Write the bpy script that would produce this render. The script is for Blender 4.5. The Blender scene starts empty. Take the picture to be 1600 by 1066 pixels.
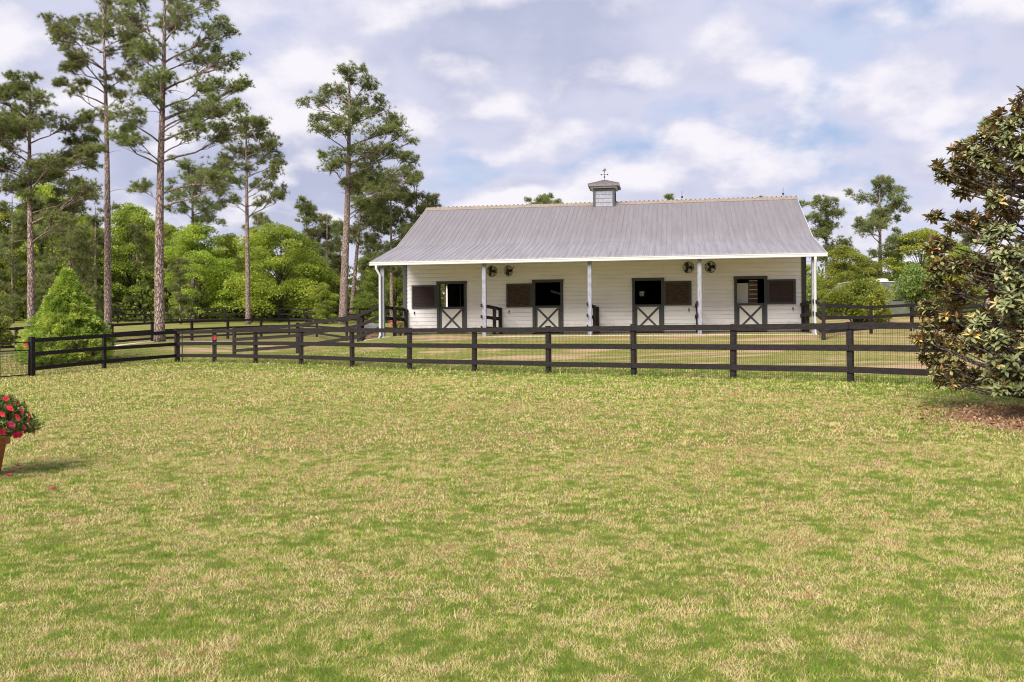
import bpy, math, random
import numpy as np
from mathutils import Vector, Matrix
R = math.radians
C = bpy.context.scene.collection
SC = bpy.context.scene

# ------------------------------------------------------------------ camera
F = 1474.0; CY = 535.3; ROLL = 0.0057; CAMZ = 1.6
cd = bpy.data.cameras.new('camera'); cam = bpy.data.objects.new('camera', cd); C.objects.link(cam)
cd.sensor_width = 36; cd.lens = 36*F/1600; cd.clip_start = 0.05; cd.clip_end = 3000
cam.matrix_world = Matrix.Translation((0, 0, CAMZ)) @ Matrix.Rotation(R(90)+(CY-533)/F, 4, 'X') @ Matrix.Rotation(-ROLL, 4, 'Z')
SC.camera = cam

# ------------------------------------------------------------------ light
SUN_EL, SUN_AZ = 38, 208        # azimuth measured clockwise from +Y: behind the camera, to the left
SC.view_settings.view_transform = 'Standard'; SC.view_settings.look = 'None'
SC.cycles.use_denoising = True; SC.cycles.filter_width = 1.1
SC.view_settings.exposure = 1.4; SC.view_settings.gamma = 1
sd = bpy.data.lights.new('sun', 'SUN'); sd.energy = 2.75; sd.angle = R(36); sd.color = (1, .93, .84)
so = bpy.data.objects.new('sun', sd); C.objects.link(so)
sv = Vector((math.sin(R(SUN_AZ))*math.cos(R(SUN_EL)), math.cos(R(SUN_AZ))*math.cos(R(SUN_EL)), math.sin(R(SUN_EL))))
so.rotation_euler = sv.to_track_quat('Z', 'Y').to_euler()

def nd(nt, typ, **kw):
    n = nt.nodes.new(typ)
    for k, v in kw.items():
        if k[0] == '_': setattr(n, k[1:], v)
    for k, v in kw.items():
        if k[0] != '_':
            n.inputs[int(k[1:]) if k[0] == 'i' and k[1:].isdigit() else k].default_value = v
    return n
def lk(nt, a, b): nt.links.new(a, b)
def math_(nt, op, a, b=None, c=None, clamp=False):
    n = nt.nodes.new('ShaderNodeMath'); n.operation = op; n.use_clamp = clamp
    for i, v in enumerate((a, b, c)):
        if v is None: continue
        if isinstance(v, (int, float)): n.inputs[i].default_value = v
        else: lk(nt, v, n.inputs[i])
    return n.outputs[0]
def mixc(nt, f, a, b, blend='MIX'):
    n = nt.nodes.new('ShaderNodeMix'); n.data_type = 'RGBA'; n.blend_type = blend
    for s, v in ((n.inputs[0], f), (n.inputs[6], a), (n.inputs[7], b)):
        if isinstance(v, (int, float)): s.default_value = v
        elif isinstance(v, tuple): s.default_value = (*v, 1) if len(v) == 3 else v
        else: lk(nt, v, s)
    return n.outputs[2]
def ramp(nt, f, *stops):
    n = nt.nodes.new('ShaderNodeValToRGB'); lk(nt, f, n.inputs[0]); cr = n.color_ramp
    while len(cr.elements) < len(stops): cr.elements.new(.5)
    for e, (p, c) in zip(cr.elements, stops):
        e.position = p; e.color = (c, c, c, 1) if isinstance(c, (int, float)) else (*c, 1)
    return n.outputs[0]
def smooth(nt, v, lo, hi):
    n = nt.nodes.new('ShaderNodeMapRange'); n.interpolation_type = 'SMOOTHSTEP'
    lk(nt, v, n.inputs[0]); n.inputs[1].default_value = lo; n.inputs[2].default_value = hi
    return n.outputs[0]
def noise(nt, vec, scale, detail=4, rough=.5, dist=0, out=0, dim='3D'):
    n = nd(nt, 'ShaderNodeTexNoise', _noise_dimensions=dim, Scale=scale, Detail=detail, Roughness=rough, Distortion=dist)
    if vec is not None: lk(nt, vec, n.inputs['Vector'])
    return n.outputs[out]

# world: Nishita sky with broken cloud over it, all in world directions
w = bpy.data.worlds.new('World'); SC.world = w; w.use_nodes = True; nt = w.node_tree; nt.nodes.clear()
sky = nd(nt, 'ShaderNodeTexSky', _sky_type='NISHITA', _sun_disc=False, _sun_elevation=R(SUN_EL), _sun_rotation=R(SUN_AZ), _air_density=1.3, _dust_density=.6, _ozone_density=1.5)
tc = nd(nt, 'ShaderNodeTexCoord'); sx = nd(nt, 'ShaderNodeSeparateXYZ'); lk(nt, tc.outputs['Generated'], sx.inputs[0])
SEED = 90.4
zz = math_(nt, 'ADD', math_(nt, 'MAXIMUM', sx.outputs[2], 0.0), 0.38)
def plane(oz):
    cb = nt.nodes.new('ShaderNodeCombineXYZ')
    lk(nt, math_(nt, 'ADD', math_(nt, 'DIVIDE', sx.outputs[0], zz), SEED), cb.inputs[0])
    lk(nt, math_(nt, 'DIVIDE', math_(nt, 'ADD', sx.outputs[1], oz), zz), cb.inputs[1]); cb.inputs[2].default_value = 3.7
    return cb.outputs[0]
p0, p1 = plane(0.0), plane(-0.05)
def dens(p):
    a = noise(nt, p, 2.7, 7, .56, 0, dim='2D'); b = noise(nt, p, .9, 1, .5, 0, dim='2D')
    wv = nd(nt, 'ShaderNodeMix', _data_type='VECTOR'); wv.inputs[0].default_value = .10; lk(nt, p, wv.inputs[4]); lk(nt, noise(nt, p, 5, 2, .6, 0, 1, '2D'), wv.inputs[5])
    v = None
    for sc_, am in ((3.2, .21), (8.5, .13)):
        vo = nd(nt, 'ShaderNodeTexVoronoi', _voronoi_dimensions='2D', _feature='F1', Scale=sc_); lk(nt, wv.outputs[1], vo.inputs['Vector'])
        t_ = math_(nt, 'MULTIPLY', math_(nt, 'SUBTRACT', .5, vo.outputs['Distance']), am); v = t_ if v is None else math_(nt, 'ADD', v, t_)
    return math_(nt, 'ADD', math_(nt, 'ADD', math_(nt, 'MULTIPLY', a, .58), math_(nt, 'MULTIPLY', b, .40)), v)
d0, d1 = dens(p0), dens(p1)
# openings in the cloud, given as azimuth tangent, elevation tangent, widths
ty = math_(nt, 'DIVIDE', sx.outputs[2], math_(nt, 'MAXIMUM', sx.outputs[1], .05)); tx = math_(nt, 'DIVIDE', sx.outputs[0], math_(nt, 'MAXIMUM', sx.outputs[1], .05))
hole = None
for (px, py, rx, ry, a) in [(722, 250, 45, 40, .11), (1460, 215, 150, 26, .12), (1500, 20, 70, 30, .1), (430, 165, 90, 40, .07), (70, 190, 90, 60, .08), (850, 262, 120, 28, .07), (1180, 250, 110, 30, .06), (1380, 320, 90, 50, .09), (1000, 120, 180, 50, -.05), (300, 300, 200, 90, -.16), (780, 75, 160, 60, -.08)]:
    u = math_(nt, 'MULTIPLY', math_(nt, 'SUBTRACT', tx, (px-800)/F), F/rx); v = math_(nt, 'MULTIPLY', math_(nt, 'SUBTRACT', ty, (CY-py)/F), F/ry)
    q = math_(nt, 'ADD', math_(nt, 'MULTIPLY', u, u), math_(nt, 'MULTIPLY', v, v))
    g = math_(nt, 'MULTIPLY', math_(nt, 'EXPONENT', math_(nt, 'MULTIPLY', q, -1.0)), a)
    hole = g if hole is None else math_(nt, 'ADD', hole, g)
dd = math_(nt, 'SUBTRACT', d0, hole)
cov = smooth(nt, dd, .34, .49)
lit = smooth(nt, math_(nt, 'SUBTRACT', d0, d1), -.04, .12)
thick = smooth(nt, dd, .46, .68)
base = mixc(nt, thick, (6.4, 6.5, 8.1), (4.7, 5.0, 6.7))
ccol = mixc(nt, lit, base, (8.9, 8.6, 9.2))
wis = noise(nt, p0, 3.2, 4, .6, 0, dim='2D')
blue = mixc(nt, .62, mixc(nt, 1.0, sky.outputs[0], (1.0, 1.0, 1.0), 'MULTIPLY'), (3.7, 4.9, 8.0))
blue = mixc(nt, math_(nt, 'MULTIPLY', smooth(nt, wis, .4, .7), .55), blue, (7.4, 7.6, 9.0))
col = mixc(nt, cov, blue, ccol)
hz = smooth(nt, sx.outputs[2], .17, .0)
col = mixc(nt, math_(nt, 'MULTIPLY', hz, .35), col, (8.3, 8.3, 9.0))
bg = nd(nt, 'ShaderNodeBackground', Strength=.0405); lk(nt, col, bg.inputs[0])
wo = nd(nt, 'ShaderNodeOutputWorld'); lk(nt, bg.outputs[0], wo.inputs[0])

# ------------------------------------------------------------------ helpers
def px2w(px, py, Y):
    dx, dy = px-800, py-CY; c, s = math.cos(ROLL), math.sin(ROLL)
    return Vector(((c*dx - s*dy)/F*Y, Y, CAMZ - (s*dx + c*dy)/F*Y))

# terrain through measured points, thin plate spline
ctrl = []
for x in (-14, -5, 0, 5, 14):
    for y in (-25, 0, 5): ctrl.append((x, y, 0))
ctrl += [(0, 10, .1), (-5.8, 10.5, .14), (5, 12, .3), (-10, 16, .2), (-3, 18, .45)]
for a in [(50, 588, 34.2), (163, 575.5, 37.4), (277, 565.5, 41.2), (337, 566, 39.25), (403, 568.3, 37.3), (475, 570.8, 35.35), (557, 573.8, 33.4), (648, 577, 31.45), (750, 580.2, 29.5), (864, 583.4, 27.55), (999, 587, 25.6), (1155, 591.5, 23.65), (1329, 597, 21.7), (440, 575, 33), (600, 582, 29), (300, 572, 36), (366, 559, 43.9), (465, 552.5, 43), (566, 538, 42),
          (1287, 532, 34.8), (1361, 523.4, 43.9), (250, 533, 49), (47, 527, 55), (170, 524, 62), (388, 507, 85), (535, 507, 85), (26, 551, 52.4), (175, 542, 57.7), (300, 532.6, 63.9), (542, 534.6, 56), (495, 524, 73),
          (1340, 499, 56), (1480, 503, 50), (1500, 590, 23), (100, 505, 90), (50, 500, 100), (400, 499, 100), (1300, 499, 100), (1500, 498, 100), (800, 500, 100), (-300, 560, 40), (1900, 520, 40)]:
    p = px2w(*a); ctrl.append(tuple(p))
BX, BY, TH, BL, BZ = -4.8576, 43.8272, -.1725, 17.6506, .435+CAMZ
ct, st = math.cos(TH), math.sin(TH)
def barn_w(u, y, z=0): return Vector((BX+u*ct-y*st, BY+u*st+y*ct, BZ+z))
for u in (0, 4.4, 8.8, 13.2, 17.65):
    p = barn_w(u, -3.75); ctrl.append((p.x, p.y, 1.86)); p = barn_w(u, -6.5); ctrl.append((p.x, p.y, 1.6))
    p = barn_w(u, .6); ctrl.append((p.x, p.y, 1.98)); p = barn_w(u, 10.6); ctrl.append((p.x, p.y, 2.0))
ctrl += [(8.2, 14.3, .42), (12, 18, .55), (-200, 100, 4), (200, 100, 4), (0, 250, 6), (-250, 260, 6), (250, 260, 6), (-80, 10, 0), (80, 10, .6), (-60, -60, 0), (60, -60, 0)]
cp = np.array(ctrl, float); S_ = 50.0
def _U(r2): return np.where(r2 > 1e-12, .5*r2*np.log(np.maximum(r2, 1e-12)), 0)
def _tps():
    P = cp[:, :2]/S_; n = len(P)
    K = _U(((P[:, None]-P[None])**2).sum(-1)) + np.eye(n)*6e-4
    A = np.zeros((n+3, n+3)); A[:n, :n] = K; A[:n, n] = 1; A[:n, n+1:] = P; A[n:, :n] = A[:n, n:].T
    return P, np.linalg.solve(A, np.concatenate([cp[:, 2], np.zeros(3)]))
_P, _W = _tps()
def gz(x, y):
    x = np.asarray(x, float); y = np.asarray(y, float); sh = x.shape
    q = np.stack([x.ravel(), y.ravel()], 1)
    q[:, 0] = np.clip(q[:, 0], -260, 260); q[:, 1] = np.clip(q[:, 1], -70, 270); q /= S_
    out = np.empty(len(q))
    for i in range(0, len(q), 20000):
        k = q[i:i+20000]
        out[i:i+20000] = _U(((k[:, None]-_P[None])**2).sum(-1)) @ _W[:-3] + _W[-3] + k @ _W[-2:]
    return out.reshape(sh)
def g1(x, y): return float(gz(np.array([x]), np.array([y]))[0])

def tag(o, label=None, cat=None, group=None, kind=None):
    if label: o['label'] = label
    if cat: o['category'] = cat
    if group: o['group'] = group
    if kind: o['kind'] = kind
    return o
def empty(name, loc, rz=0, **kw):
    o = bpy.data.objects.new(name, None); C.objects.link(o); o.location = loc; o.rotation_euler = (0, 0, rz); o.empty_display_size = .2
    return tag(o, **kw)
def npmesh(name, V, faces_n, mat, parent=None, attr=None, smooth_=False, mats=None, midx=None):
    """V (N,3) vertices in order; faces_n list of ints (verts per face, consecutive) or (count, k)"""
    me = bpy.data.meshes.new(name); V = np.asarray(V, np.float32).reshape(-1, 3)
    cnt, k = faces_n
    me.vertices.add(len(V)); me.vertices.foreach_set('co', V.ravel())
    me.loops.add(cnt*k); me.loops.foreach_set('vertex_index', np.arange(cnt*k, dtype=np.int32))
    me.polygons.add(cnt); me.polygons.foreach_set('loop_start', np.arange(0, cnt*k, k, dtype=np.int32))
    if attr is not None:
        a = me.attributes.new('rnd', 'FLOAT', 'POINT'); a.data.foreach_set('value', np.asarray(attr, np.float32))
    if mats:
        for m in mats: me.materials.append(m)
        me.polygons.foreach_set('material_index', np.asarray(midx, np.int32))
    else: me.materials.append(mat)
    me.update(calc_edges=True)
    o = bpy.data.objects.new(name, me); C.objects.link(o); o.parent = parent
    return o

class MB:
    def __init__(s): s.v = []; s.f = []; s.m = []
    def add(s, vs, fs, m=0):
        n = len(s.v); s.v += [tuple(v) for v in vs]; s.f += [tuple(i+n for i in f) for f in fs]; s.m += [m]*len(fs); return s
    def box(s, x0, x1, y0, y1, z0, z1, m=0, M=None):
        vs = [Vector((x, y, z)) for z in (z0, z1) for x, y in ((x0, y0), (x1, y0), (x1, y1), (x0, y1))]
        if M: vs = [M @ v for v in vs]
        return s.add(vs, [(3, 2, 1, 0), (4, 5, 6, 7), (0, 1, 5, 4), (1, 2, 6, 5), (2, 3, 7, 6), (3, 0, 4, 7)], m)
    def bar(s, a, b, w, h, up=(0, 0, 1), m=0):
        a, b = Vector(a), Vector(b); d = (b-a).normalized(); sd_ = d.cross(Vector(up))
        if sd_.length < 1e-4: sd_ = d.cross(Vector((0, 1, 0)))
        sd_.normalize(); u = sd_.cross(d).normalized()
        vs = [p + sd_*(i*w/2) + u*(j*h/2) for p in (a, b) for i, j in ((-1, -1), (1, -1), (1, 1), (-1, 1))]
        return s.add(vs, [(3, 2, 1, 0), (4, 5, 6, 7), (0, 1, 5, 4), (1, 2, 6, 5), (2, 3, 7, 6), (3, 0, 4, 7)], m)
    def tube(s, pts, rs, n=8, m=0, cap=True):
        pts = [Vector(p) for p in pts]
        if isinstance(rs, (int, float)): rs = [rs]*len(pts)
        base = len(s.v); ref = Vector((.37, .11, .92))
        for i, p in enumerate(pts):
            d = (pts[min(i+1, len(pts)-1)]-pts[max(i-1, 0)]).normalized()
            a = d.cross(ref if abs(d.dot(ref)) < .95 else Vector((1, 0, 0))).normalized(); b = d.cross(a)
            for k in range(n):
                t = 2*math.pi*k/n; s.v.append(tuple(p + (a*math.cos(t)+b*math.sin(t))*rs[i]))
        for i in range(len(pts)-1):
            for k in range(n):
                q = base+i*n+k; r_ = base+i*n+(k+1) % n
                s.f.append((q, r_, r_+n, q+n)); s.m.append(m)
        if cap:
            s.f.append(tuple(base+k for k in range(n))[::-1]); s.m.append(m)
            e = base+(len(pts)-1)*n; s.f.append(tuple(e+k for k in range(n))); s.m.append(m)
        return s
    def lathe(s, prof, n=24, c=(0, 0, 0), m=0, M=None):
        base = len(s.v)
        for r_, z in prof:
            for k in range(n):
                t = 2*math.pi*k/n; v = Vector((r_*math.cos(t), r_*math.sin(t), z))
                if M: v = M @ v
                s.v.append(tuple(v+Vector(c)))
        for i in range(len(prof)-1):
            for k in range(n):
                q = base+i*n+k; r_ = base+i*n+(k+1) % n
                s.f.append((q, r_, r_+n, q+n)); s.m.append(m)
        s.f.append(tuple(base+k for k in range(n))[::-1]); s.m.append(m)
        e = base+(len(prof)-1)*n; s.f.append(tuple(e+k for k in range(n))); s.m.append(m)
        return s
    def build(s, name, mats, parent=None, smooth_=False, bevel=0):
        me = bpy.data.meshes.new(name); me.from_pydata(s.v, [], s.f)
        if not isinstance(mats, (list, tuple)): mats = [mats]
        for mm in mats: me.materials.append(mm)
        me.polygons.foreach_set('material_index', s.m)
        if smooth_: me.polygons.foreach_set('use_smooth', [True]*len(s.f))
        me.update()
        o = bpy.data.objects.new(name, me); C.objects.link(o); o.parent = parent
        if bevel:
            b = o.modifiers.new('bevel', 'BEVEL'); b.width = bevel; b.segments = 1; b.limit_method = 'ANGLE'
        return o
def copy_tree(o, parent=None):
    c = o.copy(); C.objects.link(c); c.parent = parent
    for ch in [x for x in o.children]: copy_tree(ch, c)
    return c

# ------------------------------------------------------------------ materials
def mat(name, col, rough=.7, metal=0, var=.15, scale=6, stretch=(1, 1, 1), bump=0, bscale=None, col2=None, spec=.3, coord='Object'):
    m = bpy.data.materials.new(name); m.use_nodes = True; nt = m.node_tree; b = nt.nodes['Principled BSDF']
    b.inputs['Roughness'].default_value = rough; b.inputs['Metallic'].default_value = metal; b.inputs['Specular IOR Level'].default_value = spec
    tcn = nd(nt, 'ShaderNodeTexCoord'); mp = nd(nt, 'ShaderNodeMapping'); mp.inputs['Scale'].default_value = stretch
    lk(nt, tcn.outputs[coord], mp.inputs[0])
    n1 = noise(nt, mp.outputs[0], scale, 5, .6)
    c2 = col2 or tuple(c*(1-var*1.6) for c in col); c1 = tuple(min(1, c*(1+var*.6)) for c in col)
    cc = mixc(nt, smooth(nt, n1, .3, .7), c1, c2)
    lk(nt, cc, b.inputs['Base Color'])
    if bump:
        bn = nd(nt, 'ShaderNodeBump', Strength=bump, Distance=.02); lk(nt, noise(nt, mp.outputs[0], bscale or scale*4, 4, .6), bn.inputs['Height']); lk(nt, bn.outputs[0], b.inputs['Normal'])
    return m
def leafmat(name, stops, trans=.3, rough=.55, spec=.3, patch=None):
    m = bpy.data.materials.new(name); m.use_nodes = True; nt = m.node_tree; b = nt.nodes['Principled BSDF']; out = nt.nodes['Material Output']
    a = nd(nt, 'ShaderNodeAttribute', _attribute_name='rnd')
    f = a.outputs['Fac']
    oi = nd(nt, 'ShaderNodeObjectInfo')
    if patch:
        tcn = nd(nt, 'ShaderNodeTexCoord'); n1 = noise(nt, tcn.outputs['Object'], patch, 3, .5)
        f = math_(nt, 'ADD', math_(nt, 'MULTIPLY', f, .5), math_(nt, 'MULTIPLY', smooth(nt, n1, .3, .7), .5))
    cc = ramp(nt, f, *stops)
    hs = nd(nt, 'ShaderNodeHueSaturation'); lk(nt, cc, hs.inputs['Color'])
    lk(nt, math_(nt, 'ADD', math_(nt, 'MULTIPLY', oi.outputs['Random'], .03), .485), hs.inputs['Hue'])
    lk(nt, math_(nt, 'ADD', math_(nt, 'MULTIPLY', oi.outputs['Random'], .35), .82), hs.inputs['Value'])
    cc = hs.outputs[0]
    lk(nt, cc, b.inputs['Base Color']); b.inputs['Roughness'].default_value = rough; b.inputs['Specular IOR Level'].default_value = spec
    if trans:
        t = nd(nt, 'ShaderNodeBsdfTranslucent'); lk(nt, cc, t.inputs[0]); mx = nd(nt, 'ShaderNodeMixShader'); mx.inputs[0].default_value = trans
        lk(nt, b.outputs[0], mx.inputs[1]); lk(nt, t.outputs[0], mx.inputs[2]); lk(nt, mx.outputs[0], out.inputs[0])
    return m
M = {}
M['siding'] = mat('siding_paint', (.80, .78, .79), .6, var=.05, scale=2, stretch=(.4, 1, 3), bump=.05)
M['trim'] = mat('grey_trim', (.062, .064, .066), .6, var=.1, scale=8)
M['post'] = mat('post_paint', (.25, .26, .31), .6, var=.18, scale=5, stretch=(3, 3, 1), col2=(.18, .18, .21))
M['white'] = mat('white_metal', (.50, .495, .485), .4, var=.04, scale=4)
M['fence'] = mat('fence_black', (.010, .0082, .008), .8, var=.35, scale=7, stretch=(1, 1, 5), bump=.25, col2=(.026, .021, .020), spec=.2)
M['wire'] = mat('wire', (.045, .03, .022), .6, var=.1)
M['plank'] = mat('dark_plank', (.035, .017, .017), .6, var=.35, scale=4, stretch=(.5, 1, 5), col2=(.03, .014, .014))
M['plank_hay'] = mat('brown_plank', (.075, .042, .022), .7, var=.4, scale=9, stretch=(.7, 1, 4), col2=(.02, .012, .008))
M['cream'] = mat('door_cream', (.72, .69, .65), .6, var=.05, scale=3)
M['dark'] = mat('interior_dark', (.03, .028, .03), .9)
M['iron'] = mat('black_iron', (.015, .015, .016), .45, var=.1, spec=.5)
M['steel'] = mat('galvanised_steel', (.4, .4, .42), .4, metal=.6)
M['terracotta'] = mat('terracotta', (.42, .16, .075), .75, var=.2, scale=14, bump=.1)
M['soil'] = mat('soil', (.05, .03, .02), .95)
M['stone'] = mat('pale_stone', (.55, .5, .46), .85, var=.15, scale=12, bump=.2)
M['glass'] = mat('glass_dark', (.02, .025, .03), .1, spec=.6)
M['red'] = mat('red_petal', (.6, .03, .04), .5)
M['tyre'] = mat('rubber', (.012, .012, .012), .8)
M['tubgrey'] = mat('grey_paint', (.22, .24, .26), .5)
M['timber'] = mat('weathered_timber', (.16, .1, .065), .8, var=.3, scale=10, stretch=(1, 1, 4))

nt = M['siding'].node_tree; b_s = nt.nodes['Principled BSDF']; src = b_s.inputs['Base Color'].links[0].from_socket
tcn = nd(nt, 'ShaderNodeTexCoord'); sp0 = nd(nt, 'ShaderNodeSeparateXYZ'); lk(nt, tcn.outputs['Object'], sp0.inputs[0])
mp0 = nd(nt, 'ShaderNodeMapping'); mp0.inputs['Scale'].default_value = (1.6, 1, .25); lk(nt, tcn.outputs['Object'], mp0.inputs[0])
hgt = math_(nt, 'SUBTRACT', sp0.outputs[2], math_(nt, 'MULTIPLY', noise(nt, tcn.outputs['Object'], 5, 5, .7), .7))
c0 = mixc(nt, math_(nt, 'MULTIPLY', smooth(nt, hgt, .12, -.3), .6), src, (.36, .26, .18))
c0 = mixc(nt, math_(nt, 'MULTIPLY', smooth(nt, noise(nt, mp0.outputs[0], 2.3, 5, .65), .55, .75), .16), c0, (.42, .37, .31)); lk(nt, c0, b_s.inputs['Base Color'])
def roofmat():
    m = bpy.data.materials.new('metal_roof'); m.use_nodes = True; nt = m.node_tree; b = nt.nodes['Principled BSDF']
    tcn = nd(nt, 'ShaderNodeTexCoord'); mp = nd(nt, 'ShaderNodeMapping'); mp.inputs['Scale'].default_value = (2.6, .16, .16); lk(nt, tcn.outputs['Object'], mp.inputs[0])
    a = noise(nt, mp.outputs[0], 2.2, 6, .65); mp2 = nd(nt, 'ShaderNodeMapping'); mp2.inputs['Scale'].default_value = (1, 1, 1); lk(nt, tcn.outputs['Object'], mp2.inputs[0])
    b2 = noise(nt, mp2.outputs[0], .5, 4, .5); s = nd(nt, 'ShaderNodeSeparateXYZ'); lk(nt, tcn.outputs['Object'], s.inputs[0])
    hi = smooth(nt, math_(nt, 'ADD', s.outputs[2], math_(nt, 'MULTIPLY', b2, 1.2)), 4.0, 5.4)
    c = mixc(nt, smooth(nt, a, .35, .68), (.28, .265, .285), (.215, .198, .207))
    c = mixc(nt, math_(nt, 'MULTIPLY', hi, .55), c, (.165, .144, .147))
    mp3 = nd(nt, 'ShaderNodeMapping'); mp3.inputs['Scale'].default_value = (9, .5, .5); lk(nt, tcn.outputs['Object'], mp3.inputs[0])
    c = mixc(nt, math_(nt, 'MULTIPLY', smooth(nt, noise(nt, mp3.outputs[0], 2.2, 3, .6), .55, .7), .28), c, (.33, .285, .25))
    lk(nt, c, b.inputs['Base Color']); b.inputs['Metallic'].default_value = .25; b.inputs['Roughness'].default_value = .5
    return m
M['roof'] = roofmat()
M['ridge'] = mat('ridge_cap', (.30, .25, .20), .6, metal=.2, var=.2, scale=6, stretch=(3, 1, 1), col2=(.20, .165, .14))
def barkmat(name, c1, c2, sc=5):
    m = bpy.data.materials.new(name); m.use_nodes = True; nt = m.node_tree; b = nt.nodes['Principled BSDF']; b.inputs['Roughness'].default_value = .9
    tcn = nd(nt, 'ShaderNodeTexCoord'); mp = nd(nt, 'ShaderNodeMapping'); mp.inputs['Scale'].default_value = (1, 1, .32); lk(nt, tcn.outputs['Object'], mp.inputs[0])
    v = nd(nt, 'ShaderNodeTexVoronoi', _feature='DISTANCE_TO_EDGE', Scale=sc*1.6); lk(nt, mp.outputs[0], v.inputs['Vector'])
    n1 = noise(nt, mp.outputs[0], sc*2, 5, .65)
    e = smooth(nt, v.outputs[0], .0, .16); c = mixc(nt, smooth(nt, n1, .35, .65), c1, c2)
    c = mixc(nt, e, tuple(x*.3 for x in c2), c); lk(nt, c, b.inputs['Base Color'])
    bn = nd(nt, 'ShaderNodeBump', Strength=.8, Distance=.05); lk(nt, math_(nt, 'ADD', e, n1), bn.inputs['Height']); lk(nt, bn.outputs[0], b.inputs['Normal'])
    return m
M['pinebark'] = barkmat('pine_bark', (.40, .295, .26), (.22, .15, .13), 7)
M['bark'] = barkmat('grey_bark', (.13, .10, .08), (.07, .053, .042), 8)
M['needle'] = leafmat('pine_needles', [(0, (0.098, 0.124, 0.039)), (.5, (0.202, 0.240, 0.072)), (1, (0.377, 0.403, 0.156))], 0.5, .5)
M['needle2'] = leafmat('far_needles', [(0, (0.121, 0.145, 0.051)), (.6, (0.227, 0.262, 0.087)), (1, (0.383, 0.393, 0.146))], 0.5, .6)
M['leafA'] = leafmat('leaf_lime', [(0, (0.140, 0.196, 0.026)), (.5, (0.351, 0.429, 0.059)), (1, (0.590, 0.618, 0.100))], 0.55, .5, patch=.5)
M['leafB'] = leafmat('leaf_green', [(0, (0.114, 0.163, 0.025)), (.5, (0.292, 0.353, 0.057)), (1, (0.503, 0.516, 0.088))], 0.55, .5, patch=.5)
M['leafC'] = leafmat('leaf_deep', [(0, (0.085, 0.119, 0.026)), (.5, (0.205, 0.253, 0.050)), (1, (0.376, 0.394, 0.078))], 0.5, .5, patch=.5)
M['arbor'] = leafmat('arborvitae', [(0, (0.075, 0.115, 0.023)), (.5, (0.287, 0.368, 0.052)), (1, (0.667, 0.644, 0.149))], 0.4, .6, patch=1.1)
M['pale'] = leafmat('leaf_pale', [(0, (0.099, 0.165, 0.033)), (.6, (0.220, 0.308, 0.077)), (1, (0.396, 0.462, 0.143))], 0.45, .5)
M['azalea'] = leafmat('azalea_leaf', [(0, (.05, .09, .02)), (.6, (.12, .19, .04)), (1, (.26, .32, .09))], .3, .4)
M['magtop'] = leafmat('magnolia_leaf_top', [(0, (0.096, 0.121, 0.048)), (.6, (0.199, 0.234, 0.096)), (.85, (0.335, 0.340, 0.154)), (1, (0.637, 0.383, 0.103))], 0, .40, .4)
M['magund'] = leafmat('magnolia_leaf_underside', [(0, (0.255, 0.133, 0.056)), (.6, (0.405, 0.234, 0.109)), (1, (0.375, 0.343, 0.187))], 0, .75, .2)
M['bloom'] = leafmat('azalea_bloom', [(0, (.50, .010, .045)), (.5, (.72, .025, .10)), (1, (.85, .16, .22))], .25, .5)

def turf_color(nt, rnd=None):
    """straw and green mixture shared by the soil sheet and the blades"""
    g = nd(nt, 'ShaderNodeNewGeometry'); pos = g.outputs['Position']; s = nd(nt, 'ShaderNodeSeparateXYZ'); lk(nt, pos, s.inputs[0])
    mp = nd(nt, 'ShaderNodeMapping'); mp.inputs['Scale'].default_value = (1.0, 1.1, 0); lk(nt, pos, mp.inputs[0])
    big = noise(nt, mp.outputs[0], .30, 3, .55); mid = noise(nt, mp.outputs[0], 1.5, 4, .6); fine = noise(nt, pos, 9, 3, .65)
    f = math_(nt, 'ADD', math_(nt, 'ADD', math_(nt, 'MULTIPLY', big, .30), math_(nt, 'MULTIPLY', mid, .18)), math_(nt, 'MULTIPLY', fine, .78))
    Y = s.outputs[1]; X = s.outputs[0]
    near = math_(nt, 'MULTIPLY', smooth(nt, Y, 8.5, 3.5), .06)
    # green belt beside the paddock fence line
    fl = math_(nt, 'SUBTRACT', math_(nt, 'ADD', Y, math_(nt, 'MULTIPLY', X, .87)), 28.6)
    belt = math_(nt, 'MULTIPLY', math_(nt, 'MULTIPLY', smooth(nt, fl, -5.5, -1.5), smooth(nt, fl, 14, 3)), .085)
    straw = math_(nt, 'MULTIPLY', math_(nt, 'MULTIPLY', smooth(nt, Y, 8, 13), smooth(nt, fl, -2, -7)), -.035)
    f = math_(nt, 'ADD', math_(nt, 'ADD', math_(nt, 'ADD', f, near), belt), straw)
    if rnd is not None: f = math_(nt, 'ADD', f, math_(nt, 'MULTIPLY', math_(nt, 'SUBTRACT', rnd, .5), .50))
    return f, pos, s, fl, mid, fine
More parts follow.
